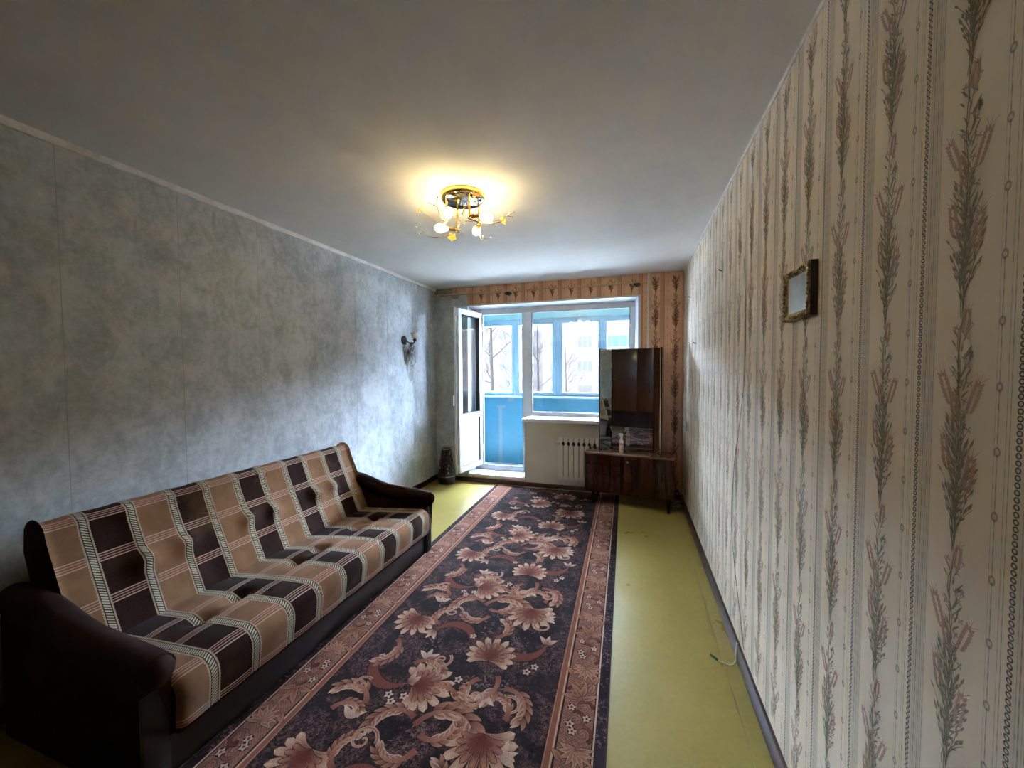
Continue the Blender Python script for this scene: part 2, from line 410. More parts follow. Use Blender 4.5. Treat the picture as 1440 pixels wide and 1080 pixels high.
# back wall: grey strip at the left, rust striped paper above and right, beige paint under the window
OX0, OX1, OZ = -2.035, .045, 2.252
wb = MB()
WT = .36
wb.box(XL-.1, OX0, YB, YB+WT, 0, 2.43, mi=0).box(XL-.1, -2.235, YB, YB+WT, 2.43, H, mi=4).box(-2.235, OX0, YB, YB+WT, 2.43, H, mi=1)
wb.box(OX0, OX1, YB, YB+WT, OZ, H, mi=1).box(OX1, XR+.1, YB, YB+WT, 0, H, mi=1)
wb.box(-1.283, OX1, YB, YB+WT, -.1, .805, mi=2).box(OX0, -1.283, YB, YB+WT, -.1, .078, mi=2)
k = Ink(wb, lambda u, v, l: (u, YB-.0003-.00012*l, v), 3)
DG = [(.085, .03, .012), (.11, .04, .016), (.07, .028, .012), (.14, .055, .02)]
for c in range(-12, 1):
    x = .434+.2275*c
    if -2.2 < x < OX1: flower_column(k, x, 2.285 if x > OX0 else 2.44, H-.005, c, DG, (.09, .035, .015), (.24, .075, .03), (.16, .08, .045), 1.5, .30)
for x in (.2275, .434): flower_column(k, x, .02, H-.005, 2, DG, (.09, .035, .015), (.24, .075, .03), (.16, .08, .045), 1.5, .392)
struct(wb.build('wall_back', [GREY, RUST, BEIGE, INKB, TAN], fix=False))

# trims
WTRIM = M('whitewashed_trim', rough=.75); wn = WTRIM.noise(12, 5, .7); WTRIM.set('Base Color', WTRIM.ramp(wn, [(.3, (.55, .53, .48)), (.6, (.80, .78, .73))])); WTRIM.bump(wn, .002, .5)
tm = MB(); random.seed(8)
def wavy_strip(x0, dx, z0, z1, n=40):
    vs, fs = [], []
    for i in range(n+1):
        y = YF+(YB-YF)*i/n; zz = z0+random.uniform(-.004, .004)
        vs += [(x0, y, z1), (x0+dx, y, z1), (x0+dx*.8, y, zz), (x0, y, zz)]
    for i in range(n):
        for q in range(4): fs.append((i*4+q, i*4+(q+1) % 4, i*4+4+(q+1) % 4, i*4+4+q))
    fs += [(0, 1, 2, 3), (n*4, n*4+3, n*4+2, n*4+1)]
    return vs, fs
v, f = wavy_strip(XL, .02, H-.030, H); struct(MB().add(v, f).build('trim_1', WTRIM))
v, f = wavy_strip(XR, -.007, H-.016, H); struct(MB().add(v, f).build('trim_2', WTRIM))
def skirting(name, poly, a, b, axis):
    return struct(MB().prism(poly, a, b, axis).build(name, SKIRT, smooth=40))
hb = .058
pr = lambda x, s: [(x, 0), (x+s*.024, 0), (x+s*.024, hb*.45), (x+s*.019, hb*.75), (x+s*.012, hb), (x, hb)]
skirting('baseboard_right', pr(XR, -1), YF, YB, 'y')
skirting('baseboard_left', pr(XL, 1), YF, YB, 'y')
skirting('baseboard_back', [(YB, 0), (YB-.022, 0), (YB-.022, .03), (YB-.012, .05), (YB, .05)], XL, XR, 'x')
# casing strip round the opening
CASE = M('casing_strip', (.55, .55, .55), .4); CASE.set('Roughness', CASE.noise(20)*.2+.3)
ct = MB().box(OX0-.022, OX1+.026, YB-.004, YB, OZ, OZ+.018).box(OX1, OX1+.026, YB-.004, YB, .86, OZ).box(OX0-.022, OX0, YB-.004, YB, .05, OZ).box(-1.283, -1.262, YB-.004, YB, .05, .805)
struct(ct.build('trim_3', CASE))
# reveals
FY = 4.78
rv = MB()
rv.add([(OX0, YB, OZ), (OX1, YB, OZ), (.012, FY, 2.233), (OX0, FY, 2.233), (OX0, YB, OZ+.003), (OX1, YB, OZ+.003), (.02, FY+.06, OZ+.003), (OX0, FY+.06, OZ+.003)], [(0, 1, 2, 3), (4, 7, 6, 5), (0, 4, 5, 1), (0, 3, 7, 4), (1, 5, 6, 2), (3, 2, 6, 7)])
rv.prism([(OX1, YB), (OX1+.003, YB), (OX1+.003, FY+.06), (.012, FY+.06), (.012, FY)], .80, OZ, 'z')
rv.prism([(-1.283, YB), (-1.2825, YB), (-1.2825, FY), (-1.30, FY)], .105, .806, 'z')
rv.prism([(OX0, YB+.001), (OX0+.0025, YB+.001), (OX0+.0025, FY), (OX0, FY)], .109, OZ-.001, 'z')
REV = M('glossy_white_reveal', (.72, .75, .80), .16); REV.set('Roughness', REV.noise(5)*.12+.10)
struct(rv.build('trim_4', REV))
struct(MB().box(OX0, -1.284, YB-.03, FY+.02, .079, .108, .004).build('trim_5', PVC, smooth=40), 'white door threshold board')

# ================================================================== window and balcony door
win = sempty('window_1')
fr = MB(); y0, y1 = FY, FY+.065
for b in ((OX0, -1.925, .109, OZ), (-1.925, .05, 2.172, OZ), (-1.365, -1.245, .109, 2.172), (-.045, .05, .80, 2.172), (-1.245, -.045, .80, .895), (-1.925, -1.365, .109, .165)):
    fr.box(b[0], b[1], y0, y1, b[2], b[3], .004)
fr.build('window_frame', PVC, win, smooth=40)
bead = MB()
def ring(mb, x0, x1, z0, z1, ya, yb, w, bev=0):
    mb.box(x0, x1, ya, yb, z0, z0+w, bev); mb.box(x0, x1, ya, yb, z1-w, z1, bev); mb.box(x0, x0+w, ya, yb, z0+w, z1-w, bev); mb.box(x1-w, x1, ya, yb, z0+w, z1-w, bev); return mb
ring(MB(), -1.246, -.044, .894, 2.173, FY-.001, FY+.03, .006).build('gasket', GASKET, win)
ring(MB(), -1.926, -1.364, .164, 2.173, FY-.001, FY+.03, .006).build('gasket', GASKET, win)
MB().box(-1.24, -.05, FY+.03, FY+.036, .90, 2.167).build('window_pane', PANE, win)
struct(MB().box(-1.292, OX1+.03, 4.465, FY, .806, .852, .012).build('window_sill', PVC, win, smooth=40))
LA = math.atan2(-.988, -.151)
leaf = sempty('door_1', (-1.925, FY, 0), LA)
LW, T = .548, .058; Z0, Z1 = .178, 2.19; MZ0, MZ1 = .825, .895
lf = MB(); S = .068
for b in ((0, S, Z0, Z1), (LW-S, LW, Z0, Z1), (S, LW-S, Z0, Z0+S), (S, LW-S, Z1-S, Z1), (S, LW-S, MZ0, MZ1)): lf.box(b[0], b[1], -T, 0, b[2], b[3], .004)
lf.box(LW-.004, LW+.012, -T-.006, -T+.016, Z0-.012, Z1+.012)      # overlap lip on the room side
lf.build('leaf_frame', PVC, leaf, smooth=40)
g = MB(); ring(g, S-.001, LW-S+.001, MZ1-.001, Z1-S+.001, -T-.0005, .0008, .006); g.build('gasket', GASKET, leaf)
g = MB(); ring(g, S-.001, LW-S+.001, Z0+S-.001, MZ0+.001, -T-.0005, .0008, .004); g.build('gasket', GASKET, leaf)
MB().box(S, LW-S, -.032, -.026, MZ1, Z1-S).build('window_pane', PANE2, leaf)
MB().box(S, LW-S, -.042, -.014, Z0+S, MZ0).build('lower_panel', PVC, leaf)
MB().box(LW-.0005, LW+.0015, -.036, -.018, Z0+.1, Z1-.1).build('lock_strip', CHROME, leaf)
hd = MB().box(LW-.05, LW-.02, -T-.012, -T, 1.02, 1.17, .004).tube([(LW-.035, -T-.01, 1.13), (LW-.035, -T-.05, 1.13), (LW-.035, -T-.055, 1.12), (LW-.035, -T-.055, 1.0)], .009)
hd.build('handle', PVC, leaf, smooth=50)
for z in (.35, 1.95): MB().tube([(-.012, .006, z), (-.012, .006, z+.1)], .009, 10).build('hinge', PVC, leaf, smooth=50)

# ================================================================== balcony
BLUE = M('blue_balcony_paint', rough=.55)
x, y, z = BLUE.xyz(); n1 = BLUE.noise(4, 4, .6); n2 = BLUE.noise(30, 4, .7)
col = BLUE.ramp(n1, [(.3, (.0030, .080, .125)), (.7, (.004, .090, .140))])
peel = ((x+2.065+(n2-.5)*.05).abs().lt(.028)*z.lt(.86+.0)).max(((x+2.05+(n2-.5)*.1).abs().lt(.07))*(z-.845+(n2-.5)*.05).abs().lt(.02)).max(((x+1.885+(n2-.5)*.06).abs().lt(.055))*(z-.955).abs().lt(.026))
BLUE.set('Base Color', BLUE.mix(peel, col, (.075, .10, .12))); BLUE.bump(n2, .002, .3)
CYAN = M('pale_cyan_paint', rough=.7); cn = CYAN.noise(3, 4); CYAN.set('Base Color', CYAN.ramp(cn, [(.3, (.15, .27, .28)), (.7, (.17, .30, .31))]))
CONC = M('balcony_concrete', rough=.9); CONC.set('Base Color', CONC.ramp(CONC.noise(8, 5), [(.3, (.30, .30, .28)), (.7, (.40, .40, .38))]))
PY = 5.9
rbox('balcony_floor', (-2.72, 2.7, YB+WT, PY+.12, -.22, -.08), CONC)
rbox('balcony_ceiling', (-2.72, 2.7, YB+.40, PY+.12, 2.5, 2.64), CYAN)
rbox('balcony_parapet', (-2.72, 2.7, PY, PY+.1, -.08, .99), BLUE)
rbox('balcony_lintel', (-2.72, 2.7, PY, PY+.1, 2.235, 2.5), CYAN)
for b in ((-2.72, -2.62), (2.6, 2.7)): rbox('balcony_side_wall', (b[0], b[1], YB+WT, PY, -.08, 2.5), BLUE)
rbox('facade_panel', (-2.72, XL-.1, YB+WT-.1, YB+WT, -.08, 2.64), CYAN); rbox('facade_panel', (XR+.1, 2.7, YB+WT-.1, YB+WT, -.08, 2.64), CYAN)
BFR = M('shade_tinted_white_frame', (.14, .25, .27), .4); BFR.set('Base Color', BFR.ramp(BFR.noise(4), [(.3, (.13, .22, .28)), (.7, (.15, .24, .31))]))  # white balcony frames; bluish shade and dimming are put into the colour
bw = sempty('window_2')
MB().box(-2.6, 2.6, PY-.10, PY+.13, .991, 1.02, .004).build('window_sill', BFR, bw)
bf = MB().box(-2.6, 2.6, PY+.015, PY+.075, 1.021, 1.05).box(-2.6, 2.6, PY+.015, PY+.075, 2.18, 2.234)
panes = [(-2.40, -1.87), (-1.74, -1.21), (-1.04, -.51), (-.38, .15), (.32, .85), (.98, 1.51), (1.68, 2.21)]
mull = [(-2.6, -2.445)]+[(a[1]+.045, b[0]-.045) for a, b in zip(panes, panes[1:])]+[(2.255, 2.6)]
for a, b in mull:
    if b > a: bf.box(a, b, PY+.015, PY+.075, 1.05, 2.18)
bf.build('window_frame', BFR, bw)
for a, b in panes:
    s = ring(MB(), a-.045, b+.045, 1.04, 2.19, PY+.0, PY+.06, .045, .004).build('window_sash', BFR, bw)
    MB().box(a, b, PY+.028, PY+.034, 1.085, 2.145).build('window_pane', PANE, s)
    MB().box(b+.012, b+.03, PY-.016, PY, 1.55, 1.60, .003).tube([(b+.021, PY-.02, 1.59), (b+.021, PY-.028, 1.48)], .007).build('handle', BFR, s)

# ================================================================== outside
GR = M('yard_ground', rough=1.); GR.set('Base Color', GR.ramp(GR.noise(.3, 4), [(.3, (.46, .44, .40)), (.7, (.56, .54, .50))]))
rbox('ground', (-90, 90, 7, 160, -9.2, -9), GR)
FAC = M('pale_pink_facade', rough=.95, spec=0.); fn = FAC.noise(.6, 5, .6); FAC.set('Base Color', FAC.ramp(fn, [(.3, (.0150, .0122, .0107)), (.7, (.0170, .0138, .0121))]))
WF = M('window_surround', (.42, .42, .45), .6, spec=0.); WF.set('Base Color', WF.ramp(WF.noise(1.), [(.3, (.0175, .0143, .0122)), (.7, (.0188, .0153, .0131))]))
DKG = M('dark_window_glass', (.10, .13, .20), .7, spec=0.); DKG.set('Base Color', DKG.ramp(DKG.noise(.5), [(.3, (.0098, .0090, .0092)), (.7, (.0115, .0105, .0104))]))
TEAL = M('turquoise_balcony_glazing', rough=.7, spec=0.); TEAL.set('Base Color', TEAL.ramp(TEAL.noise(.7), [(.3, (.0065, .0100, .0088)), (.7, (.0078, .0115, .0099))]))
def building(name, label, x0, x1, y, z0, floors, cols, wmat):
    t = thing(name, label, 'building', (0, y, 0))
    MB().box(x0, x1, 0, 11, -9, z0+floors*2.75, 0).build('wall', FAC, t)
    for fl_ in range(floors):
        z = z0+2.75*fl_
        MB().box(x0, x1, -.012, 0, z-1.02, z-.98).build('panel_joint', WF, t)
        for cx, w, bal in cols:
            o = MB(); ring(o, cx-w/2, cx+w/2, z, z+1.4, -.06, .05, .09)
            nn = 4 if bal else 3
            for q in range(1, nn): o.box(cx-w/2+w*q/nn-.04, cx-w/2+w*q/nn+.04, -.05, .05, z+.09, z+1.31)
            o = o.build('window', WF, t)
            MB().box(cx-w/2+.05, cx+w/2-.05, -.03, .02, z+.05, z+1.35).build('pane', TEAL if bal else DKG, o)
    MB().box(x0-.2, x1+.2, -.3, 11.2, z0+floors*2.75, z0+floors*2.75+.3).build('roof', WF, t)
building('apartment_building', 'pale pink apartment block straight across the yard, with turquoise glazed balconies', -10.1, 52, 44, -7.2, 6, [(-8.6, 1.5, 0), (-5.25, 1.7, 0), (-1.5, 3.2, 1), (3.2, 1.7, 0), (7, 1.7, 0), (11, 3.2, 1), (16, 1.7, 0), (20, 1.7, 0), (25, 3.2, 1)], None)
building('apartment_building', 'farther pale apartment block half hidden behind the bare trees', -58, -11, 62, -7.2, 7, [(-36, 1.7, 0), (-31, 3.2, 1), (-26, 1.7, 0), (-21, 1.7, 0), (-15.5, 1.7, 0)], None)
BARK = M('dark_bark', rough=.9, spec=0.); bk = BARK.noise(3, 4, stretch=(4, 4, 1)); BARK.set('Base Color', BARK.ramp(bk, [(.3, (.0035, .0026, .0021)), (.7, (.0055, .0041, .0034))]))
def tree(loc, h, seed, label):
    r = random.Random(seed); t = thing('bare_tree', label, 'tree', loc, group='bare trees in the yard')
    tr = MB(); br = MB()
    tr.tube([(0, 0, 0), (.1, 0, h*.35), (.05, .1, h*.6), (0, 0, h*.97)], [h*.010, h*.0075, h*.005, h*.0015], 7)
    def grow(p, d, L, rad_, lev):
        pts = [p]; q = p
        for i in range(4):
            d = (d+Vector((r.uniform(-.22, .22), r.uniform(-.22, .22), r.uniform(-.05, .2)))).normalized(); q = q+d*L/4; pts.append(q)
        br.tube(pts, [rad_*(1-.18*i) for i in range(5)], 4)
        if lev:
            for i in range(5):
                j = r.randint(1, 4); ax = Vector((r.uniform(-1, 1), r.uniform(-1, 1), r.uniform(-.1, .8))).normalized()
                grow(pts[j], (d*.6+ax*.8).normalized(), L*r.uniform(.45, .62), rad_*.5, lev-1)
    for i in range(15):
        z = h*r.uniform(.28, .95); a = r.uniform(0, 2*pi); s = 1.15-z/h
        grow(Vector((.05, .05, z)), Vector((cos(a), sin(a), r.uniform(.4, 1.1))).normalized(), h*.20*s+.5, h*.0026*s+.009, 2)
    tr.build('trunk', BARK, t, smooth=60, fix=False); br.build('branches', BARK, t, fix=False, kind='stuff')
for a in (((-5.3, 14, -9), 14.5, 1, 'tall bare tree seen through the open balcony door'), ((-5.4, 22, -9), 14.5, 2, 'bare tree in front of the left end of the pink apartment block'), ((-9.8, 31, -9), 14.5, 3, 'bare tree farther back at the left end of the yard'), ((-6.6, 39, -9), 13, 4, 'low bare tree before the pink apartment block facade')): tree(*a)

# ================================================================== rug
def make_rug():
    W, Y0, Y1 = 1.485, -.78, 4.505
    g = M('rug_pile', rough=1., spec=.05); x, y, z = g.xyz()      # x = 0 at right edge, runs to -W
    e = (x*-1).min(x+W)                                            # distance from the nearest long edge
    fine = g.noise(420, 2, .6); med = g.noise(70, 4, .7); big = g.noise(6.5, 3, .55, dist=.6); tw = g.voro(95)
    ground = g.ramp(fine*.5+med*.5, [(.36, (.006, .0032, .0032)), (.58, (.018, .0088, .0088))])
    speck = (med*.5+fine*.5).sm(.46, .62)*(.30-tw*.18*10*.0)*3.2
    field = g.mix((big.sm(.42, .56)*speck).clamp(), ground, (.125, .052, .045))
    field = g.mix((big.sm(.30, .45)*-1+1)*med.sm(.5, .62)*.6, field, (.045, .019, .018))
    l1 = ((x+y)/.013).fract(); l2 = ((x-y)/.013).fract()
    hatch = l1.lt(.22).max(l2.lt(.22))
    pink = g.mix(hatch*.75, g.mix(med.sm(.4, .62), (.25, .11, .07), (.16, .064, .042)), (.085, .03, .024))
    edge = g.mix(med.sm(.52, .6)*g.noise(14, 2).sm(.42, .55), (.016, .008, .009), (.11, .055, .052))
    c = g.mix(e.gt(.046), edge, (.42, .25, .17)); c = g.mix(e.gt(.053), c, (.02, .01, .01)); c = g.mix(e.gt(.058), c, pink)
    c = g.mix(e.gt(.185), c, (.02, .009, .008)); c = g.mix(e.gt(.193), c, (.38, .20, .125)); c = g.mix(e.gt(.201), c, (.17, .055, .03)); c = g.mix(e.gt(.222), c, (.30, .13, .075)); c = g.mix(e.gt(.226), c, field)
    c = g.mix(e.lt(.006), c, (.035, .02, .02))
    g.set('Base Color', c); g.set('Sheen Weight', .03); g.set('Sheen Roughness', .6); g.bump(fine, .002, .5)
    yn = M('rug_motif_yarn', rough=1., spec=.05); f2 = yn.noise(420, 2, .6)
    yn.set('Base Color', yn.mix(f2.sm(.42, .72)*.6, yn.attr(), (.025, .014, .014))); yn.set('Sheen Weight', .03); yn.bump(f2, .002, .5)
    th = .006
    mb = MB().box(-W, 0, Y0, Y1, 0.0007, th, 0)
    k = Ink(mb, lambda u, v, l: (u, v, th+.0001+.00009*l), 1)
    DK, RD, RS, TN, CR, GY = (.022, .010, .010), (.095, .017, .012), (.17, .046, .026), (.34, .155, .085), (.55, .35, .23), (.26, .16, .13)
    def palm(x, y, a, s):
        k.dot(x+cos(a)*s*.4, y+sin(a)*s*.4, s*.5, DK, 1, 14)
        for lay, (N, r1, sp, w) in enumerate(((11, 1., 1.95, .135), (9, .74, 1.5, .085), (7, .5, 1.0, .05))):
            for i in sorted(range(N), key=lambda q: -abs(q-(N-1)/2)):
                q = (i/(N-1)-.5)*2; an = a+q*sp; L = s*r1*(1.10-.40*abs(q)**1.4)
                k.leaf(x+cos(an)*.02*s, y+sin(an)*.02*s, an-q*.5, L, s*w, RD, (CR, TN, RS)[lay], edge=(TN, RS, RD)[lay], curl=q*.95, layer=3+lay*2, n=9, out=DK if lay < 2 else None, pet=True)
    def acan(x, y, a, L, hand, c0=RD, c1=TN):
        pts = []; px, py, an = x, y, a
        for i in range(13):
            pts.append((px, py)); px += cos(an)*L/12; py += sin(an)*L/12; an += hand*.16
            if i > 2 and i % 2:
                for sg in (-1, 1): k.leaf(px, py, an+sg*.75, L*.34, L*.062, c0, c1, edge=CR if sg == hand else None, curl=-sg*.8, layer=4, out=DK)
        k.stroke(pts, lambda t: .011*(1-t)+.003, RS, TN, layer=5)
        k.leaf(px, py, an, L*.3, L*.06, c0, CR, curl=hand*.5, layer=4, out=DK)
    def cresc(x, y, a, r, hand):
        for q in range(2):
            pts = [(x+r*cos(a+hand*t*2.6/14)*1., y+r*sin(a+hand*t*2.6/14)) for t in range(15)]
            k.stroke(pts, lambda t: (.034-q*.006)*sin(pi*min(1, .12+t*.86)), (DK, RD)[q], (DK, lerp3(RD, RS, .6))[q], layer=1+q)
        for t in range(1, 28):
            an = a+hand*t*2.6/28; wv = .024*sin(pi*(.12+t/28*.86))
            for sg in (-1, 1): k.stroke([(x+(r-wv)*cos(an-sg*.07), y+(r-wv)*sin(an-sg*.07)), (x+(r+wv)*cos(an+sg*.07), y+(r+wv)*sin(an+sg*.07))], .0011, RS, layer=4)
        an = a+hand*2.6
        for q in (-.5, 0, .5): k.leaf(x+r*cos(an), y+r*sin(an), an+hand*pi/2+q, .075, .014, RD, CR, layer=5, out=DK, curl=q)
    def flo(x, y, r):
        k.dot(x, y, r*1.05, DK, 2, 9)
        for q in range(5): k.leaf(x, y, q*2*pi/5+.3, r, r*.36, GY, CR, layer=4, n=4)
        k.dot(x, y, r*.25, DK, 6)
    def fern(x, y, s, rr):
        for q in range(16): k.leaf(x+rr.uniform(-s, s), y+rr.uniform(-s, s), rr.uniform(0, 6.3), s*.45, s*.06, (.10, .050, .046), (.17, .095, .085), layer=1, n=3)
    PR = .826
    rr = random.Random(2)
    for n in range(0, 6):
        b = .324+PR*(n-1)                                                 # motif row base (rug y)
        def P(wx, wy): return (wx+.098+.024*(wy-1.8), b+(wy-1.15))
        for _ in range(16): fern(-rr.uniform(.3, 1.12), min(b+rr.uniform(0, PR), Y1-.1), rr.uniform(.03, .06), rr)
        # palmettes: (world x, world y at n=1)
        for (wx, wy, a, s) in ((-.68, 1.74, 1.57, .135), (-.95, 1.50, .35, .15), (-.555, 1.37, -1.57, .155), (-1.16, 1.13, -1.75, .135)): P(wx, wy)[1] < Y1-.16 and palm(*P(wx, wy), a, s*1.14)
        for (wx, wy, a, L, h) in () if b > Y1-.9 else ((-.84, 1.33, 1.2, .23, -1), (-.86, 1.36, 2.6, .17, 1), (-.80, 1.30, -.4, .15, 1), (-.60, 1.66, -1.2, .20, -1), (-.55, 1.60, .1, .17, -1), (-1.10, 1.36, 1.9, .17, 1), (-1.2, 1.75, -.6, .16, -1), (-.68, 1.62, -2.5, .14, 1), (-.78, 1.24, -1.9, .14, -1), (-.50, 1.45, 1.2, .12, 1), (-1.02, 1.62, .9, .15, -1), (-.74, 1.50, 2.2, .13, 1), (-1.22, 1.30, 1.2, .12, -1), (-.70, 1.90, .5, .14, 1), (-1.05, 1.92, 2.6, .13, -1)): acan(*P(wx, wy), a, L*1.12, h)
        for (wx, wy, a, r, h) in ((-1.08, 1.60, 2.9, .13, 1), (-.56, 1.93, -2.7, .13, 1), (-.93, 1.83, .2, .115, 1)): P(wx, wy)[1] < Y1-.17 and cresc(*P(wx, wy), a, r, h)
        for (wx, wy, r, t, h, a) in ((-1.0, 1.22, .06, 1.3, 1, 0), (-.5, 1.52, .05, 1.2, -1, 2), (-1.18, 1.44, .05, 1.3, 1, 1), (-.66, 1.52, .045, 1.2, 1, 4), (-.46, 1.24, .05, 1.2, 1, 3), (-.9, 1.68, .05, 1.3, -1, 1)): k.spiral(*P(wx, wy), a, r, t, .0075, RS, TN, edge=CR, layer=5, hand=h)
        for (wx, wy) in ((-1.0, 1.40), (-1.03, 1.43), (-.96, 1.44), (-.72, 1.57), (-.77, 1.59), (-1.2, 1.62), (-.48, 1.72), (-.45, 1.76), (-.82, 1.88)): flo(*P(wx, wy), .021)
        for (wx, wy, a) in ((-.62, 1.55, -1.57), (-1.12, 1.28, 1.57), (-.98, 1.66, 1.57), (-.47, 1.30, .5)): 
            for q in (-.6, 0, .6): k.leaf(*P(wx, wy), a+q, .075, .014, GY, CR, curl=q, layer=4, out=DK)
    # side borders
    for n in range(-3, 13):
        b = .05+.413*n
        for side in (0, 1):
            def B(s, t): return (-(.058+.127*s), b+t) if side == 0 else (-W+.058+.127*s, b+.413-t)
            sg = 1 if side == 0 else -1
            if b < Y0+.05 or b+.42 > Y1: continue
            x, y = B(.42, .12)
            for q in range(9):
                a = (-1.57 if side == 0 else 1.57)+(q-4)*.38
                k.leaf(x, y, a, .082-.004*abs(q-4), .0115, RD, TN, edge=lerp3(TN, CR, .4), curl=(q-4)*.15, layer=3, out=DK)
            for (s, t, r, h, a) in ((.30, .19, .040, 1, -1), (.55, .245, .042, -1, 2), (.32, .31, .036, 1, 0), (.68, .38, .036, -1, 3)):
                x, y = B(s, t); k.spiral(x, y, a, r, 1.35, .0085, DK, DK, layer=1, hand=h*sg); k.spiral(x, y, a, r, 1.35, .0062, RD, TN, edge=None, layer=2, hand=h*sg)
            for (s, t) in ((.72, .22), (.62, .19), (.74, .30), (.22, .26)): flo(*B(s, t), .018)
            for (s, t, a, L) in ((.5, .36, 1.2, .09), (.5, .36, 2.0, .085), (.45, .35, .3, .075), (.55, .35, 2.9, .075), (.25, .39, 1.0, .06), (.8, .06, 2.2, .06), (.2, .03, .8, .06)):
                k.leaf(*B(s, t), a*1 if side == 0 else a+pi, L, .0135, RD, TN, edge=TN, curl=.5, layer=3, out=DK)
    o = mb.build('runner_rug', [g, yn], fix=False)
    o.location = (-.060, 0, 0); o.rotation_euler = (0, 0, .020)
    tag(o, 'long dark red and brown floral runner rug on the green floor', 'rug')
make_rug()

# ================================================================== sofa
U0, UP, VP = 1.005, .1685, .186
def plaid():
    m = M('plaid_velour', rough=.95, spec=.03)
    n = m.nt.nodes.new('ShaderNodeUVMap'); n.uv_map = 'UVMap'; sp = m.nt.nodes.new('ShaderNodeSeparateXYZ'); m.nt.links.new(n.outputs[0], sp.inputs[0])
    u, v = X(m.nt, sp.outputs[0]), X(m.nt, sp.outputs[1])
    uu = (u-U0)/UP; ci = (uu+.0).floor(); par = ((ci/2).fract()).lt(.25)          # 1 = dark column
    fu = (uu.fract()-.0); du = ((uu+.5).fract()-.5)*UP                             # distance to nearest rope
    vv = ((v+.004)/VP+.5).fract()-.5; dv = vv*VP                                   # distance to nearest bar
    med = m.noise(9, 4, .6); fine = m.noise(260, 2)
    ribs = (u*1500).sin()*.5+.5
    tan_ = m.mix(ribs*.45, m.mix(med.sm(.35, .65), (.275, .140, .071), (.215, .106, .051)), (.10, .054, .028))
    dark = m.mix(fine.sm(.4, .7), (.020, .0085, .006), (.030, .0135, .010))
    col = m.mix(par, tan_, dark)
    bar = dv.abs().lt(.019)
    barc = m.mix(par, (.22, .095, .06), (.06, .022, .017))
    col = m.mix(bar, col, barc)
    a = dv.abs(); ln = (a-.0165).abs().lt(.0022).max((a-.0055).abs().lt(.0014))
    col = m.mix(ln, col, (.43, .29, .21))
    # rope
    r = du.abs().lt(.0205); hatch = ((u*1.0/.018+v/.0118)).fract()
    rope = m.mix(hatch.lt(.40), (.44, .38, .27), (.02, .016, .018))
    rope = m.mix((du.abs()-.0168).abs().lt(.0028), rope, (.36, .25, .16)); rope = m.mix((du.abs()-.0125).abs().lt(.0016), rope, (.03, .02, .02))
    col = m.mix(r, col, rope)
    st = m.noise(2.2, 4, .6, vec=m.coord()); col = m.mix(st.sm(.52, .72)*.35, col, (.14, .07, .025))
    m.set('Base Color', col); m.set('Sheen Weight', .03); m.bump(ribs*.3+fine*.7, .0008, .4); return m
PLAID = plaid()
VEL = M('dark_brown_velour', rough=.95, spec=.03); vn = VEL.noise(7, 4, .6); VEL.set('Base Color', VEL.ramp(vn, [(.3, (.020, .0105, .0085)), (.7, (.036, .018, .014))])); VEL.set('Sheen Weight', .02); VEL.set('Sheen Tint', (.5, .35, .3)); VEL.bump(VEL.noise(150), .0006, .4)
VIN = M('dark_leatherette', (.016, .011, .010), .5); VIN.set('Roughness', VIN.noise(30)*.2+.4)
def cushion(prof, ya, yb, vtuft, deep, crown, cover, pit):
    """prof: list of (x,z); cover = index range that carries the plaid; lofted along y with pits"""
    P = [Vector((a, b)) for a, b in prof]; n = len(P); NS = 150
    L = [0.]
    for i in range(1, n): L.append(L[-1]+(P[i]-P[i-1]).length)
    N = []
    for i in range(n):
        t = (P[(i+1) % n]-P[i-1]).normalized(); N.append(Vector((-t.y, t.x)))
    cx = sum(p.x for p in P)/n; cz = sum(p.y for p in P)/n
    vs, fs, mi, uv = [], [], [], []
    for j in range(NS+1):
        y = ya+(yb-ya)*j/NS; e = min(y-ya, yb-y); pull = .018*max(0, 1-e/.022)**2
        for i in range(n):
            d = -pull
            if cover[0] <= i <= cover[1]:
                vq = L[i]-L[cover[0]]
                for iu in pit:
                    dy = y-(U0+UP*iu); dvv = vq-vtuft; d -= deep*math.exp(-(dy*dy/.0022+dvv*dvv/.0016))
                for k0 in (pit[0], pit[2], pit[4]):
                    c = U0+UP*(k0+.5); dvv = vq-vtuft
                    d -= deep*.55*math.exp(-abs(dvv)/.022)*max(0, 1-((y-c)/.15)**2)
                s = (y-ya)/(yb-ya); d += crown*sin(pi*s)*sin(pi*min(1, max(0, (vq/(L[cover[1]]-L[cover[0]])))))
                d += .004*sin((y-U0)/UP*pi)**2
            q = P[i]+N[i]*d
            vs.append((q.x, y, q.y)); uv.append((y, L[i]-L[cover[0]]))
    for j in range(NS):
        for i in range(n):
            k_ = (i+1) % n; fs.append((j*n+i, j*n+k_, (j+1)*n+k_, (j+1)*n+i)); mi.append(0 if cover[0] <= i < cover[1] else 1)
    b = NS*n
    fs.append(list(range(n))[::-1]); mi.append(1); fs.append([b+i for i in range(n)]); mi.append(1)
    return MB().add(vs, fs, mi, uv=uv)
def arc(cx, cz, r, a0, a1, n):
    return [(cx+r*cos(a0+(a1-a0)*i/n), cz+r*sin(a0+(a1-a0)*i/n)) for i in range(n+1)]
def seg(a, b, n): return [(a[0]+(b[0]-a[0])*i/n, a[1]+(b[1]-a[1])*i/n) for i in range(n)]
sofa = thing('sofa', 'brown and tan plaid fold-out sofa with dark velour armrests along the grey wall', 'sofa', (0, 0, 0))
SY0, SY1 = .885, 2.612
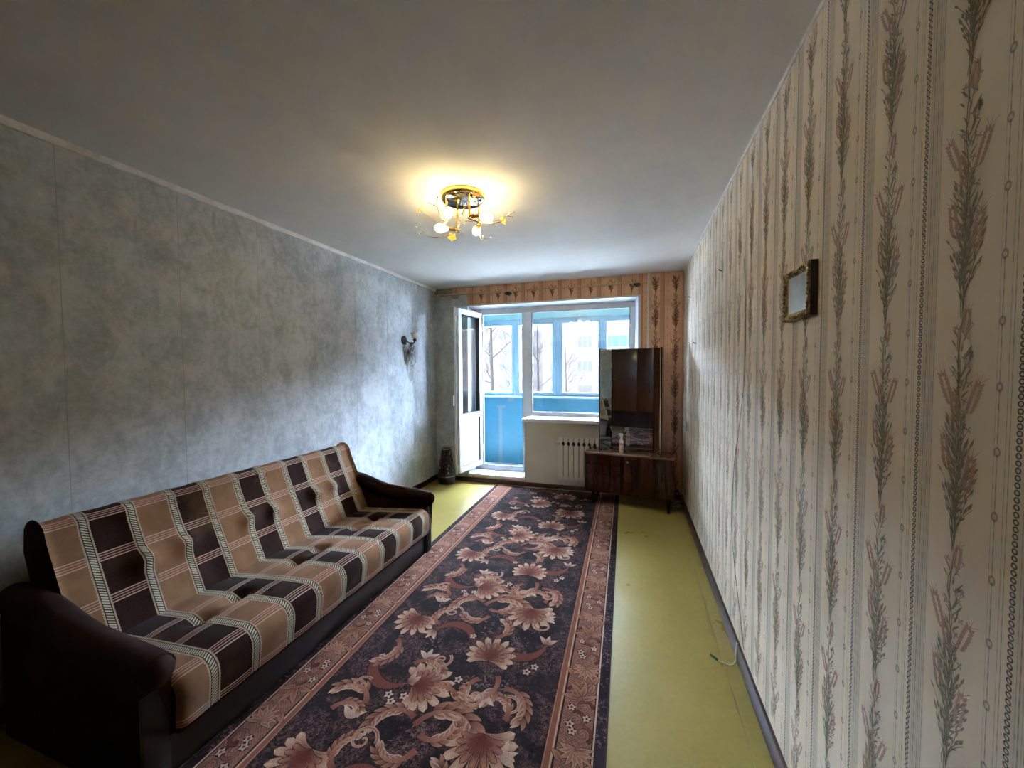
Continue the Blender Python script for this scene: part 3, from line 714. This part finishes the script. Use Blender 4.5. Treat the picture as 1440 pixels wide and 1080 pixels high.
# seat: back edge -> front edge -> down (plaid), then underside
front = arc(-1.565, .302, .062, pi/2, 0.05, 8)
prof = seg((-2.10, .325), (-1.565, .364), 22)+front+seg((-1.502, .29), (-1.512, .165), 6)+[(-1.53, .157), (-1.8, .157), (-2.1, .157), (-2.115, .25)]
ncov = 22+9+6
cushion(prof, SY0, SY1, .27, .030, .016, (0, ncov-1), [1, 2, 4, 5, 7, 8]).build('seat_cushion', [PLAID, VEL], sofa, smooth=60)
# backrest: foot -> up the front -> over the top (plaid) -> back
bk_ = [(-2.065, .300)]+seg((-2.083, .34), (-2.125, .44), 6)+seg((-2.125, .44), (-2.268, .765), 14)
top = arc(-2.327, .768, .060, .02, pi*.9, 9)
prof = bk_+top+[(-2.395, .70), (-2.33, .50), (-2.24, .28), (-2.15, .24)]
cushion(prof, SY0, SY1+.02, .29, .028, .006, (0, len(bk_)+7), [1, 2, 4, 5, 7, 8]).build('backrest', [PLAID, VEL], sofa, smooth=60)
MB().box(-2.30, -1.560, SY0-.01, SY1+.01, .0085, .156, .006).build('base_box', VIN, sofa, smooth=40)
for fx in (-2.2, -1.66):
    for fy in (SY0+.1, SY1-.1): MB().lathe([(0, 0), (.025, 0), (.025, .009), (0, .009)], 12, c=(fx, fy, .0002)).build('foot', VIN, sofa)
def arm(yc, name='armrest'):
    top = [(-2.36, .60), (-2.26, .598), (-2.16, .585), (-2.07, .560), (-1.98, .532), (-1.90, .516), (-1.80, .508), (-1.70, .502), (-1.62, .496), (-1.56, .491), (-1.525, .485)]
    out = -1 if yc < 1.5 else 1
    vs, fs = [], []
    def sect(zt, r):
        s = [(-.042, .0085), (-.042, zt-.13), (-.040, zt-.105)]
        for i in range(13):
            a = pi*1.17-(pi*1.34)*i/12; s.append((.0+r*1.08*cos(a), zt-r+r*sin(a)))
        s += [(.040, zt-.105), (.042, zt-.13), (.042, .0085)]
        return s
    for i, (x, zt) in enumerate(top):
        r = .053
        s = sect(zt, r); n = len(s)
        for (dy, z) in s: vs.append((x if not (i == 10 and z < zt-.115) else x-.03, yc+dy, z))
    for i in range(len(top)-1):
        for q in range(n): fs.append((i*n+q, i*n+(q+1) % n, (i+1)*n+(q+1) % n, (i+1)*n+q))
    fs += [list(range(n))[::-1], [(len(top)-1)*n+q for q in range(n)]]
    o = MB().add(vs, fs).build(name, VEL, sofa, smooth=50)
    # pleated roll front and front panel
    MB().lathe([(0, .030), (.018, .0295), (.036, .025), (.048, .014), (.051, 0), (.048, -.012)], 20, mat=Matrix.Translation((-1.527, yc, .432)) @ Matrix.Rotation(pi/2, 4, 'Y')).build('roll_front', VEL, o, smooth=60)
    MB().box(-1.557, -1.538, yc-.04, yc+.04, .0095, .372, .006).build('front_panel', VIN, o, smooth=40)
arm(.838); arm(2.660)

# ================================================================== chandelier
GOLD = M('polished_brass', (.80, .55, .20), .18, 1.); GOLD.set('Roughness', GOLD.noise(20)*.15+.10)
DRUM = M('mirrored_drum', (.55, .57, .60), .1, 1.); dn = DRUM.noise(22, 3, stretch=(1, 1, .2)); DRUM.set('Base Color', DRUM.ramp(dn, [(.35, (.22, .20, .19)), (.6, (.62, .65, .68))]))
AMB = M('amber_glass_leaf', (.85, .45, .06), .2); AMB.set('Transmission Weight', .35); AMB.set('Base Color', AMB.ramp(AMB.noise(40), [(.3, (.85, .38, .04)), (.7, (.95, .62, .15))]))
SOCK = M('brass_socket', (.35, .22, .10), .3, 1.); SOCK.set('Roughness', SOCK.noise(30)*.2+.2)
LIT = emit('lit_bulb', (1., .83, .44), BULB)
CLR = M('clear_bead', (.9, .9, .85), .05); CLR.set('Transmission Weight', .6); CLR.set('Roughness', CLR.noise(10)*.05)
ch = thing('chandelier', 'brass ceiling chandelier with four lit bulbs, amber leaves and wire twigs', 'chandelier', (-.99, 2.17, H))
MB().lathe([(.0, 0), (.128, 0), (.131, -.006), (.131, -.028), (.126, -.034), (.120, -.034)], 40).build('ceiling_plate', GOLD, ch, smooth=40)
MB().lathe([(.0, -.040), (.112, -.040), (.121, -.034), (.121, -.028)], 40).build('mirror_disc', DRUM, ch, smooth=40)
cc = MB()
for i in range(14): cc.ball((.01, -.01, -.045-.010*i), .0032, 8)
cc.build('bead_chain', GOLD, ch, smooth=60)
DZ = -.172
for q, th_ in enumerate((45, 135, 225, 315)):
    t = rad(th_); R_ = .104; p = Vector((R_*cos(t), R_*sin(t), 0)); d = Vector((cos(t+rad(76)), sin(t+rad(76)), 0)); rd = Vector((cos(t), sin(t), 0))
    zq = DZ+(.012, 0, .006, .012)[q]; pb = p+Vector((0, 0, zq))
    rod = MB().tube([p+Vector((0, 0, -.034)), pb], .0068, 10).ball(pb, .010, 10)
    rod.build('rod', GOLD, ch, smooth=50)
    sk_ = MB().tube([pb, pb+d*.012, pb+d*.013, pb+d*.055, pb+d*.058], [.006, .010, .0145, .0145, .011], 14).build('socket', SOCK, ch, smooth=40)
    bq = pb+d*.060
    mt = Matrix.Translation(bq) @ d.to_track_quat('Z', 'Y').to_matrix().to_4x4()
    MB().lathe([(.010, 0), (.013, .012), (.022, .024), (.025, .036), (.0262, .046), (.0245, .060), (.018, .071), (.010, .079), (.0, .080)], 18, mat=mt).build('bulb', LIT, ch, smooth=60)
    # curved wire arm that carries a leaf at one end and a forked bead twig at the other
    lt_ = rad(th_-4); lp = Vector((.255*cos(lt_), .255*sin(lt_), zq+(.045, .0, .03, .055)[q])); tt = rad(th_+40)
    tp = Vector((.275*cos(tt), .275*sin(tt), zq-.012))
    w1 = bez([pb-d*.02, pb+rd*.02-d*.09+Vector((0, 0, -.02)), lp-rd*.05, lp], 14)
    w2 = bez([pb-d*.01+Vector((0, 0, -.012)), pb+d*.05+Vector((0, 0, -.05)), tp-Vector((0, 0, .05)), tp], 16)
    aw = MB().tube(w1, .0022, 6).tube(w2, [.0035-.0015*i/16 for i in range(17)], 6)
    aw.tube(bez([pb, pb+Vector((0, 0, .05))-rd*.04, pb+Vector((0, 0, .02))-rd*.1-d*.06], 8), .0018, 6)
    sidev = Vector((-sin(tt), cos(tt), 0)); fo = Vector((cos(tt), sin(tt), 0))
    ends = []
    for sg, uz in ((-1, .012), (1, .03), (.2, -.006)):
        e = tp+fo*.045+sidev*.03*sg+Vector((0, 0, uz)); ends.append(e); aw.tube(bez([tp, tp+fo*.025, e], 6), .0016, 6)
    aw.build('wire_arm', GOLD, ch, smooth=50)
    for e in ends: MB().ball(e, .0055, 8).build('bead', CLR, ch, smooth=60)
    # maple-like leaf
    lf = MB(); pts = []
    for i in range(30):
        a = 2*pi*i/30; r_ = .030*(.62+.38*abs(cos(2.5*a)))*(1. if abs(a-pi) > .3 else .6); pts.append((r_*cos(a), r_*sin(a)))
    vs = [(0, 0, .004)]+[(a, b, .010*math.hypot(a, b)/.03) for a, b in pts]+[(0, 0, .001)]+[(a, b, .010*math.hypot(a, b)/.03-.003) for a, b in pts]
    n = 30; fs = [(0, 1+i, 1+(i+1) % n) for i in range(n)]+[(n+1, n+2+(i+1) % n, n+2+i) for i in range(n)]+[(1+i, n+2+i, n+2+(i+1) % n, 1+(i+1) % n) for i in range(n)]
    mt = Matrix.Translation(lp) @ Matrix.Rotation(lt_, 4, 'Z') @ Matrix.Rotation(rad(55), 4, 'Y')
    lf.add(vs, fs, mat=mt).build('leaf_ornament', AMB, ch, smooth=60)

# ================================================================== wall sconce with tangled wires
sc = thing('wall_lamp', 'old wall lamp with one tulip shade and a tangle of wires on the grey wall', 'lamp', (XL, 3.82, 1.785))
rx = Matrix.Rotation(pi/2, 4, 'Y')
MB().lathe([(.0, 0), (.052, 0), (.052, .010), (.044, .018), (.022, .024), (.012, .034), (0, .036)], 24, mat=rx).build('backplate', BLACK, sc, smooth=50)
MB().tube(bez([(.03, 0, 0), (.07, .01, -.05), (.10, .05, -.05), (.105, .06, -.012)], 10), .007, 8).lathe([(.0, 0), (.018, 0), (.02, .03), (.015, .035)], 14, c=(.105, .06, -.016)).build('arm', BLACK, sc, smooth=50)
TUL = M('pinkish_shade_glass', (.62, .45, .36), .35); TUL.set('Base Color', TUL.ramp(TUL.noise(18), [(.3, (.55, .36, .26)), (.7, (.72, .58, .52))])); TUL.set('Transmission Weight', .2)
MB().lathe([(.014, .0), (.028, .010), (.034, .028), (.033, .046), (.042, .068), (.039, .068), (.030, .046), (.031, .029), (.025, .012), (.012, .003)], 22, c=(.105, .06, .012), mat=Matrix.Rotation(rad(8), 4, 'X')).build('shade', TUL, sc, smooth=60)
WIRE = M('tarnished_wire', (.10, .085, .075), .5); WIRE.set('Base Color', WIRE.ramp(WIRE.noise(12), [(.35, (.05, .042, .04)), (.65, (.24, .21, .19))]))
r = random.Random(11); ww = MB()
for q in range(15):
    y = r.uniform(-.05, .10); L = r.uniform(.12, .36); w = r.uniform(.03, .09)
    p = [(.05+r.uniform(0, .04), y*.5+.02, -.02)]
    for s in range(1, 5): p.append((.02+r.uniform(0, .06), y+w*sin(s*1.4+q)*.8, -.02-L*sin(pi*s/5*1.0)*(.6+.1*s)))
    p.append((.05, y*.4+.03, -.05)); ww.tube(spline(p, 5), r.uniform(.0014, .0026), 5)
for q in range(3):
    ww.tube(spline([(.05, .02, -.05), (.03, .0+q*.02, -.2), (.02, .02+.01*q, -.33), (.015, .06+q*.02, -.42), (.02, .09+.015*q, -.47)], 6), .002, 5)
ww.build('wire', WIRE, sc, kind='stuff')
MB().ball((.05, .03, -.13), .024, 10, (.8, .8, 1.5)).build('dead_socket', WIRE, sc, smooth=60)

# ================================================================== vase
VASE = M('floral_lacquer', rough=.35)
x, y, z = VASE.xyz(); v1 = VASE.voro(26, out='Color'); vd = VASE.voro(26); sepn = VASE.nt.nodes.new('ShaderNodeSeparateColor'); VASE.nt.links.new(v1.k, sepn.inputs[0]); hsel = X(VASE.nt, sepn.outputs[0])
leafc = VASE.ramp(hsel, [(0, (.13, .012, .012)), (.3, (.24, .16, .11)), (.45, (.012, .008, .007)), (.65, (.30, .18, .03)), (.78, (.16, .16, .14)), (.9, (.14, .02, .02))], True)
body = VASE.mix((1-vd.sm(.30, .42)), (.006, .0045, .004), leafc)
body = VASE.mix(z.lt(.095), body, (.012, .008, .0065)); body = VASE.mix((z-.10).abs().lt(.006), body, (.14, .11, .08)); body = VASE.mix(z.gt(.436), body, (.32, .24, .18))
VASE.set('Base Color', body)
vs_ = MB().lathe([(.0, .0), (.088, 0), (.100, .006), (.104, .03), (.112, .075), (.115, .11), (.108, .17), (.094, .25), (.078, .33), (.066, .40), (.063, .432), (.068, .447), (.062, .449), (.056, .43), (.06, .38), (.05, .1), (0, .08)], 32).build('floor_vase', VASE, smooth=50)
vs_.location = (-2.275, 4.395, 0); tag(vs_, 'dark floral floor vase standing in the corner beside the balcony door', 'vase')

# ================================================================== radiator
RADM = M('cream_radiator_enamel', rough=.4); RADM.set('Base Color', RADM.ramp(RADM.noise(5), [(.3, (.76, .71, .60)), (.7, (.80, .75, .65))]))
ra = thing('radiator', 'cream panel radiator of upright sections with dark oval slots under the sill', 'radiator', (-.845, 4.475, .142))
Hh = .502; pw = .0605
for i in range(11):
    x0 = i*pw+.0042; x1 = (i+1)*pw-.0042; mz = .425
    notch = [(-.016, cos(0)), ]
    def notched(sgn, x):
        return [(x+sgn*.0155*max(0, sin(pi*t/8)), mz-.026+.052*t/8) for t in range(9)]
    left = [(a, b) for a, b in notched(1, x0)]; right = [(a, b) for a, b in notched(-1, x1)]
    poly = [(x0, 0), (x1, 0)]+right+[(x1, Hh-.012), (x1-.006, Hh), (x0+.006, Hh), (x0, Hh-.012)]+left[::-1]
    MB().prism(poly, -.012, .012, 'y').build('section', RADM, ra, smooth=30)
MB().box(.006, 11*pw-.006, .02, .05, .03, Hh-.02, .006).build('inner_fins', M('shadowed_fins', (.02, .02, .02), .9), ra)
for z in (.05, Hh-.06): MB().tube([(-.028, .03, z), (.02, .03, z)], .016, 12).build('end_plug', RADM, ra, smooth=40)
MB().tube([(.1, .035, Hh-.05), (.1, .085, Hh-.05)], .008, 8).tube([(.55, .035, Hh-.05), (.55, .085, Hh-.05)], .008, 8).build('wall_bracket', RADM, ra)
# heating riser and curtain rod
PIPE = M('white_pipe_paint', (.62, .58, .50), .35); PIPE.set('Roughness', PIPE.noise(9)*.2+.25)
pp = MB().tube([(.150, YB-.035, 0.001), (.152, YB-.033, 1.2), (.154, YB-.032, H-.001)], .0125, 12).build('heating_pipe', PIPE, smooth=50)
tag(pp, 'slim cream heating riser pipe running floor to ceiling right of the window', 'pipe')
ROD = wood('yellow_rod_wood', (.40, .25, .07), (.55, .36, .12), .4, axis=0)
cr = thing('curtain_rod', 'thin yellow wooden curtain rod fixed above the balcony window', 'curtain rod', (0, 4.50, 2.397))
MB().tube([(-2.40, 0, .002), (-1.2, .004, .0), (.107, 0, -.006)], .0095, 10).build('rod', ROD, cr, smooth=50)
for x in (-1.47, .03, -2.2): MB().box(x-.035, x+.035, -.012, .06, -.032, -.010, .003).box(x-.015, x+.015, .03, .06, -.04, .012).build('bracket', BLACK if x < 1 and x > -2 else ROD, cr)

# ================================================================== dressing table with three mirrors
WOODV = wood('brown_lacquered_veneer', (.028, .0072, .0038), (.046, .0122, .0058), .24, coat=.15)
WOODH = wood('brown_veneer_top', (.085, .030, .015), (.13, .046, .022), .16, axis=0, coat=.5)
DARKW = wood('dark_edge_wood', (.012, .0055, .004), (.02, .009, .006), .8)
dt = thing('dressing_table', 'brown veneered dressing table with a tall three-wing mirror by the window', 'dressing table', (-.495, 4.135, 0), rad(-7))
DW, DD, ZB, ZT = .885, .315, .143, .543
MB().box(-.004, DW+.004, -.006, DD, ZT, ZT+.018, .002).build('top', WOODH, dt, smooth=40)
ca = MB().box(0, .016, 0, DD-.004, ZB, ZT).box(DW-.016, DW, 0, DD-.004, ZB, ZT).box(.016, DW-.016, .012, DD-.004, ZB, ZB+.016).box(.016, DW-.016, DD-.012, DD-.004, ZB, ZT).box(.363, .379, .014, DD-.012, ZB+.016, ZT-.001)
ca.build('carcass', WOODV, dt)
SX = .371
for (z0, z1) in ((ZT-.108, ZT-.002), (ZT-.212, ZT-.111), (ZB+.002, ZT-.215)):
    MB().box(.003, SX-.0015, -.004, .012, z0, z1, .0012).build('drawer', WOODV, dt, smooth=40)
dd = MB().box(SX+.0015, DW-.003, -.004, .012, ZB+.002, ZT-.002, .0012).build('door', WOODV, dt, smooth=40)
MB().lathe([(0, 0), (.011, 0), (.010, .003), (.005, .004), (0, .004)], 14, c=(0, 0, 0), mat=Matrix.Translation((SX+.075, -.004, ZT-.055)) @ Matrix.Rotation(pi/2, 4, 'X')).build('keyhole', SOCK, dd, smooth=40)
for (x, y) in ((.085, .032), (DW-.05, .032), (.085, DD-.04), (DW-.05, DD-.04)):
    MB().tube([(x, y, ZB), (x, y, .017), (x, y, .0075 if x < .4 else .001)], [.023, .0125, .011], 12).build('leg', DARKW, dt, smooth=50)
MZ0, MZ1 = ZT+.0185, 1.664; MY = .300
mf = MB().box(.222, .702, MY, MY+.014, MZ0, MZ1, .002).build('mirror_frame', WOODV, dt, smooth=40)
MB().box(.232, .664, MY-.005, MY, MZ0+.004, MZ1-.003, .002).build('mirror_glass', MIRROR, mf)
MB().box(.672, .700, MY-.006, MY, MZ0+.002, MZ1-.002, .002).build('mirror_batten', WOODH, mf)
def wing(hx, ang, label):
    w = .19; mt = Matrix.Translation((hx, MY-.004, 0)) @ Matrix.Rotation(ang, 4, 'Z'); s = 1 if label == 'r' else -1
    b = MB().box(0, w, *((.0, .012) if s < 0 else (-.012, 0)), MZ0+.001, MZ1-.004, .002, mat=mt).build('wing_frame', DARKW, dt, smooth=40)
    MB().box(.006, w-.005, *((-.005, -.0) if s < 0 else (0, .005)), MZ0+.006, MZ1-.008, .001, mat=mt).build('wing_mirror', MIRROR, b)
    for z in (.75, 1.45): MB().tube([mt @ Vector((-.002, 0, z)), mt @ Vector((-.002, 0, z+.05))], .004, 8).build('wing_hinge', CHROME, b)
wing(.226, math.atan2(.147, .086)+pi, 'r')
wing(.704, math.atan2(-.175, .045), 'l')

# spray bottle on the table
def on_table(x, y, z=0): return dt.location+Vector((x*cos(rad(-7))-y*sin(rad(-7)), x*sin(rad(-7))+y*cos(rad(-7)), ZT+.0185+z))
bo = thing('spray_bottle', 'white spray bottle with a pink label standing on the dressing table', 'bottle', on_table(.372, .062), rad(170))
BOT = M('white_bottle_plastic', (.75, .70, .66), .3)
bx, by, bz = BOT.xyz(); bnz = BOT.noise(45, 3, .6)
bc = BOT.mix((bz-.045).abs().lt(.028)*bnz.sm(.48, .56), (.74, .70, .66), (.55, .25, .16)); bc = BOT.mix((bz-.100).abs().lt(.010), bc, (.62, .16, .15)); bc = BOT.mix((bz-.085).abs().lt(.0025), bc, (.45, .30, .30))
BOT.set('Base Color', bc)
MB().lathe([(0, 0), (.019, 0), (.0215, .003), (.0215, .125), (.019, .137), (.011, .144), (.010, .150)], 22).build('body', BOT, bo, smooth=50)
TRG = M('white_trigger_plastic', (.78, .77, .75), .3); TRG.set('Roughness', TRG.noise(20)*.1+.25)
MB().lathe([(.010, .148), (.0125, .150), (.0125, .166), (.009, .170)], 18).build('collar', TRG, bo, smooth=50)
tg = MB().prism([(-.011, .168), (.010, .168), (.012, .180), (.030, .190), (.036, .192), (.036, .203), (.020, .208), (-.006, .208), (-.016, .200), (-.016, .190)], -.0085, .0085, 'y')
tg.prism([(.018, .186), (.027, .188), (.031, .172), (.036, .158), (.031, .156), (.024, .170)], -.004, .004, 'y').build('trigger', TRG, bo, smooth=30)

# ================================================================== picture
PF = M('gilt_frame', (.42, .30, .13), .35, .75); pfn = PF.noise(60, 4, .7); PF.set('Base Color', PF.ramp(pfn, [(.35, (.10, .055, .02)), (.55, (.45, .31, .13)), (.7, (.75, .62, .38))])); PF.bump(PF.voro(85), .004, .7)
PD = wood('dark_frame_side', (.03, .014, .008), (.06, .028, .014), .4)
SKYP = M('cloud_painting', rough=.35); pn = SKYP.noise(9, 4, .6); px, py, pz = SKYP.xyz()
SKYP.set('Base Color', SKYP.mix(pz.sm(.0, .13), SKYP.mix(pn.sm(.4, .6), (.60, .62, .68), (.68, .68, .68)), SKYP.mix(pn.sm(.35, .65), (.25, .30, .31), (.46, .52, .56)))); SKYP.set('Coat Weight', .4)
pc = thing('picture_frame', 'small gilt framed cloudy picture hanging on the striped wallpaper', 'picture', (XR, 1.468, 1.600))
Wp, Hp, Tp, fwid = .205, .165, .024, .026
bd = MB(); prof = [(0, 0), (0, Tp*.8), (.004, Tp), (.010, Tp*.92), (.014, Tp*.96), (.019, Tp*.72), (fwid, Tp*.55), (fwid, 0)]
def frame_ring(mb, prof, mi):
    corners = [(-Wp/2, 0, 1, 1), (Wp/2, 0, -1, 1), (Wp/2, Hp, -1, -1), (-Wp/2, Hp, 1, -1)]; n = len(prof)
    vs = [(-t, cy+sy*d, cz+sz*d) for (cy, cz, sy, sz) in corners for (d, t) in prof]
    fs = [(c*n+q, c*n+(q+1) % n, ((c+1) % 4)*n+(q+1) % n, ((c+1) % 4)*n+q) for c in range(4) for q in range(n)]
    return mb.add(vs, fs, mi)
frame_ring(bd, prof, 0)
r = random.Random(4)
fo = bd.build('frame', PF, pc, smooth=30)
orn = MB()
for c, (a0, a1) in enumerate(((-Wp/2+.008, Wp/2-.008), (-Wp/2+.008, Wp/2-.008), (.012, Hp-.012), (.012, Hp-.012))):
    n = 14 if c < 2 else 11
    for i in range(n):
        t = a0+(a1-a0)*i/(n-1); y, z = ((t, .0075), (t, Hp-.0075), (-Wp/2+.0075, t), (Wp/2-.0075, t))[c]
        orn.ball((-Tp*.95, y, z), .0055, 7, (.7, 1.1, 1.1))
orn.build('carved_beading', PF, fo, smooth=60, kind='stuff')
MB().box(-.014, -.006, -Wp/2+.02, Wp/2-.02, .02, Hp-.02).build('canvas', SKYP, pc)
MB().box(-Tp*.75, -.0005, -Wp/2-.0012, -Wp/2+.001, .001, Hp-.001).build('side_board', PD, pc)

# ================================================================== small things on walls and floor
SWI = M('grey_white_plastic', (.50, .50, .50), .4); SWI.set('Roughness', SWI.noise(20)*.2+.3)
sw = thing('wall_socket', 'small pale socket box low on the striped wall near the far corner', 'socket', (XR, 4.22, .86))
MB().box(-.026, 0, -.04, .04, -.045, .045, .008).build('cover', SWI, sw, smooth=40)
for s in (-.012, .012): MB().lathe([(0, 0), (.003, 0), (.003, .002)], 8, mat=Matrix.Translation((-.0262, s, 0)) @ Matrix.Rotation(-pi/2, 4, 'Y')).build('pin_hole', BLACK, sw)
for (y, z, lab) in ((2.666, 2.041, 'bent dark nail high on the striped wall between picture and window'), (4.019, 2.118, 'dark nail in the striped wall nearest the far corner'), (3.679, 1.66, 'dark nail in the striped wall at mid height by the far corner')):
    nl = MB().tube([(0, 0, 0), (-.012, -.004, .003), (-.02, -.012, .006)], .0028, 6).ball((-.021, -.012, .006), .0045, 8).build('nail', BLACK, smooth=50); nl.location = (XR, y, z); tag(nl, lab, 'nail', 'nails left in the striped wall')
cw = MB().tube(spline([(XR-.003, 2.16, 1.98), (XR-.004, 2.12, 1.70), (XR-.005, 2.12, 1.39), (XR-.004, 2.22, 1.10), (XR-.004, 2.29, .93), (XR-.004, 2.325, .60), (XR-.004, 2.26, .42), (XR-.004, 2.16, .26), (XR-.005, 2.05, .09)], 8), .0014, 5).build('wall_wire', WIRE, smooth=60)
tag(cw, 'thin dark wire running loosely down the striped wallpaper to the baseboard', 'wire')
CAB = M('cream_cable', (.55, .52, .40), .4); CAB.set('Roughness', CAB.noise(30)*.2+.3)
GRN = M('green_cable_tip', (.01, .12, .05), .4); GRN.set('Roughness', GRN.noise(30)*.2+.3)
ca_ = thing('cable_stub', 'short cream cable with a green tip sticking out of the baseboard', 'cable', (.40, 2.04, 0))
MB().tube(spline([(.105, .10, .060), (.090, .06, .035), (.082, .03, .012), (.060, .003, .008), (.030, -.004, .012), (.0, .0, .020)], 8), .0036, 8).build('cord', CAB, ca_, smooth=60)
MB().tube([(.0, .0, .020), (-.030, .02, .028)], .0062, 8).build('green_tip', GRN, ca_, smooth=60)
bc_ = MB().tube([(.05*cos(a*.7)*(1+.15*sin(a)), .045*sin(a*.7), .010+.0035*a+.01*abs(sin(1.7*a))) for a in [i*.35 for i in range(60)]], .006, 7).tube(spline([(.05, 0, .02), (.03, .06, .10), (.01, .10, .17), (-.02, .14, .10), (-.03, .16, .03)], 6), .006, 7).build('cable_coil', BLACK, smooth=60)
bc_.location = (.435, 4.22, 0); tag(bc_, 'black cable coil on the floor between the dressing table and the wall', 'cable')

# ================================================================== wardrobe behind the camera (seen in the mirror)
WRD = wood('red_brown_wardrobe_veneer', (.060, .020, .0095), (.10, .034, .016), .22, sc=.6, coat=.3)
wa = thing('wardrobe', 'large red-brown wardrobe reflected in the dressing table mirror', 'wardrobe', (-1.22, -1.44, 0))
MB().box(-1.2, 1.2, .01, .555, .40, 2.2, .004).build('carcass', WRD, wa, smooth=40)
MB().box(-1.18, 1.18, .01, .50, 0.002, .40).build('plinth', DARKW, wa)
for i in range(4):
    a = -1.2+.6*i; d_ = MB().box(a+.002, a+.598, .556, .575, .41, 2.19, .002).build('door', WRD, wa, smooth=40)
    hx = a+(.55 if i % 2 == 0 else .05); MB().lathe([(0, 0), (.006, 0), (.006, .014), (.012, .018), (.010, .026), (0, .028)], 12, mat=Matrix.Translation((hx, .575, 1.2)) @ Matrix.Rotation(-pi/2, 4, 'X')).build('knob', SOCK, d_, smooth=50)
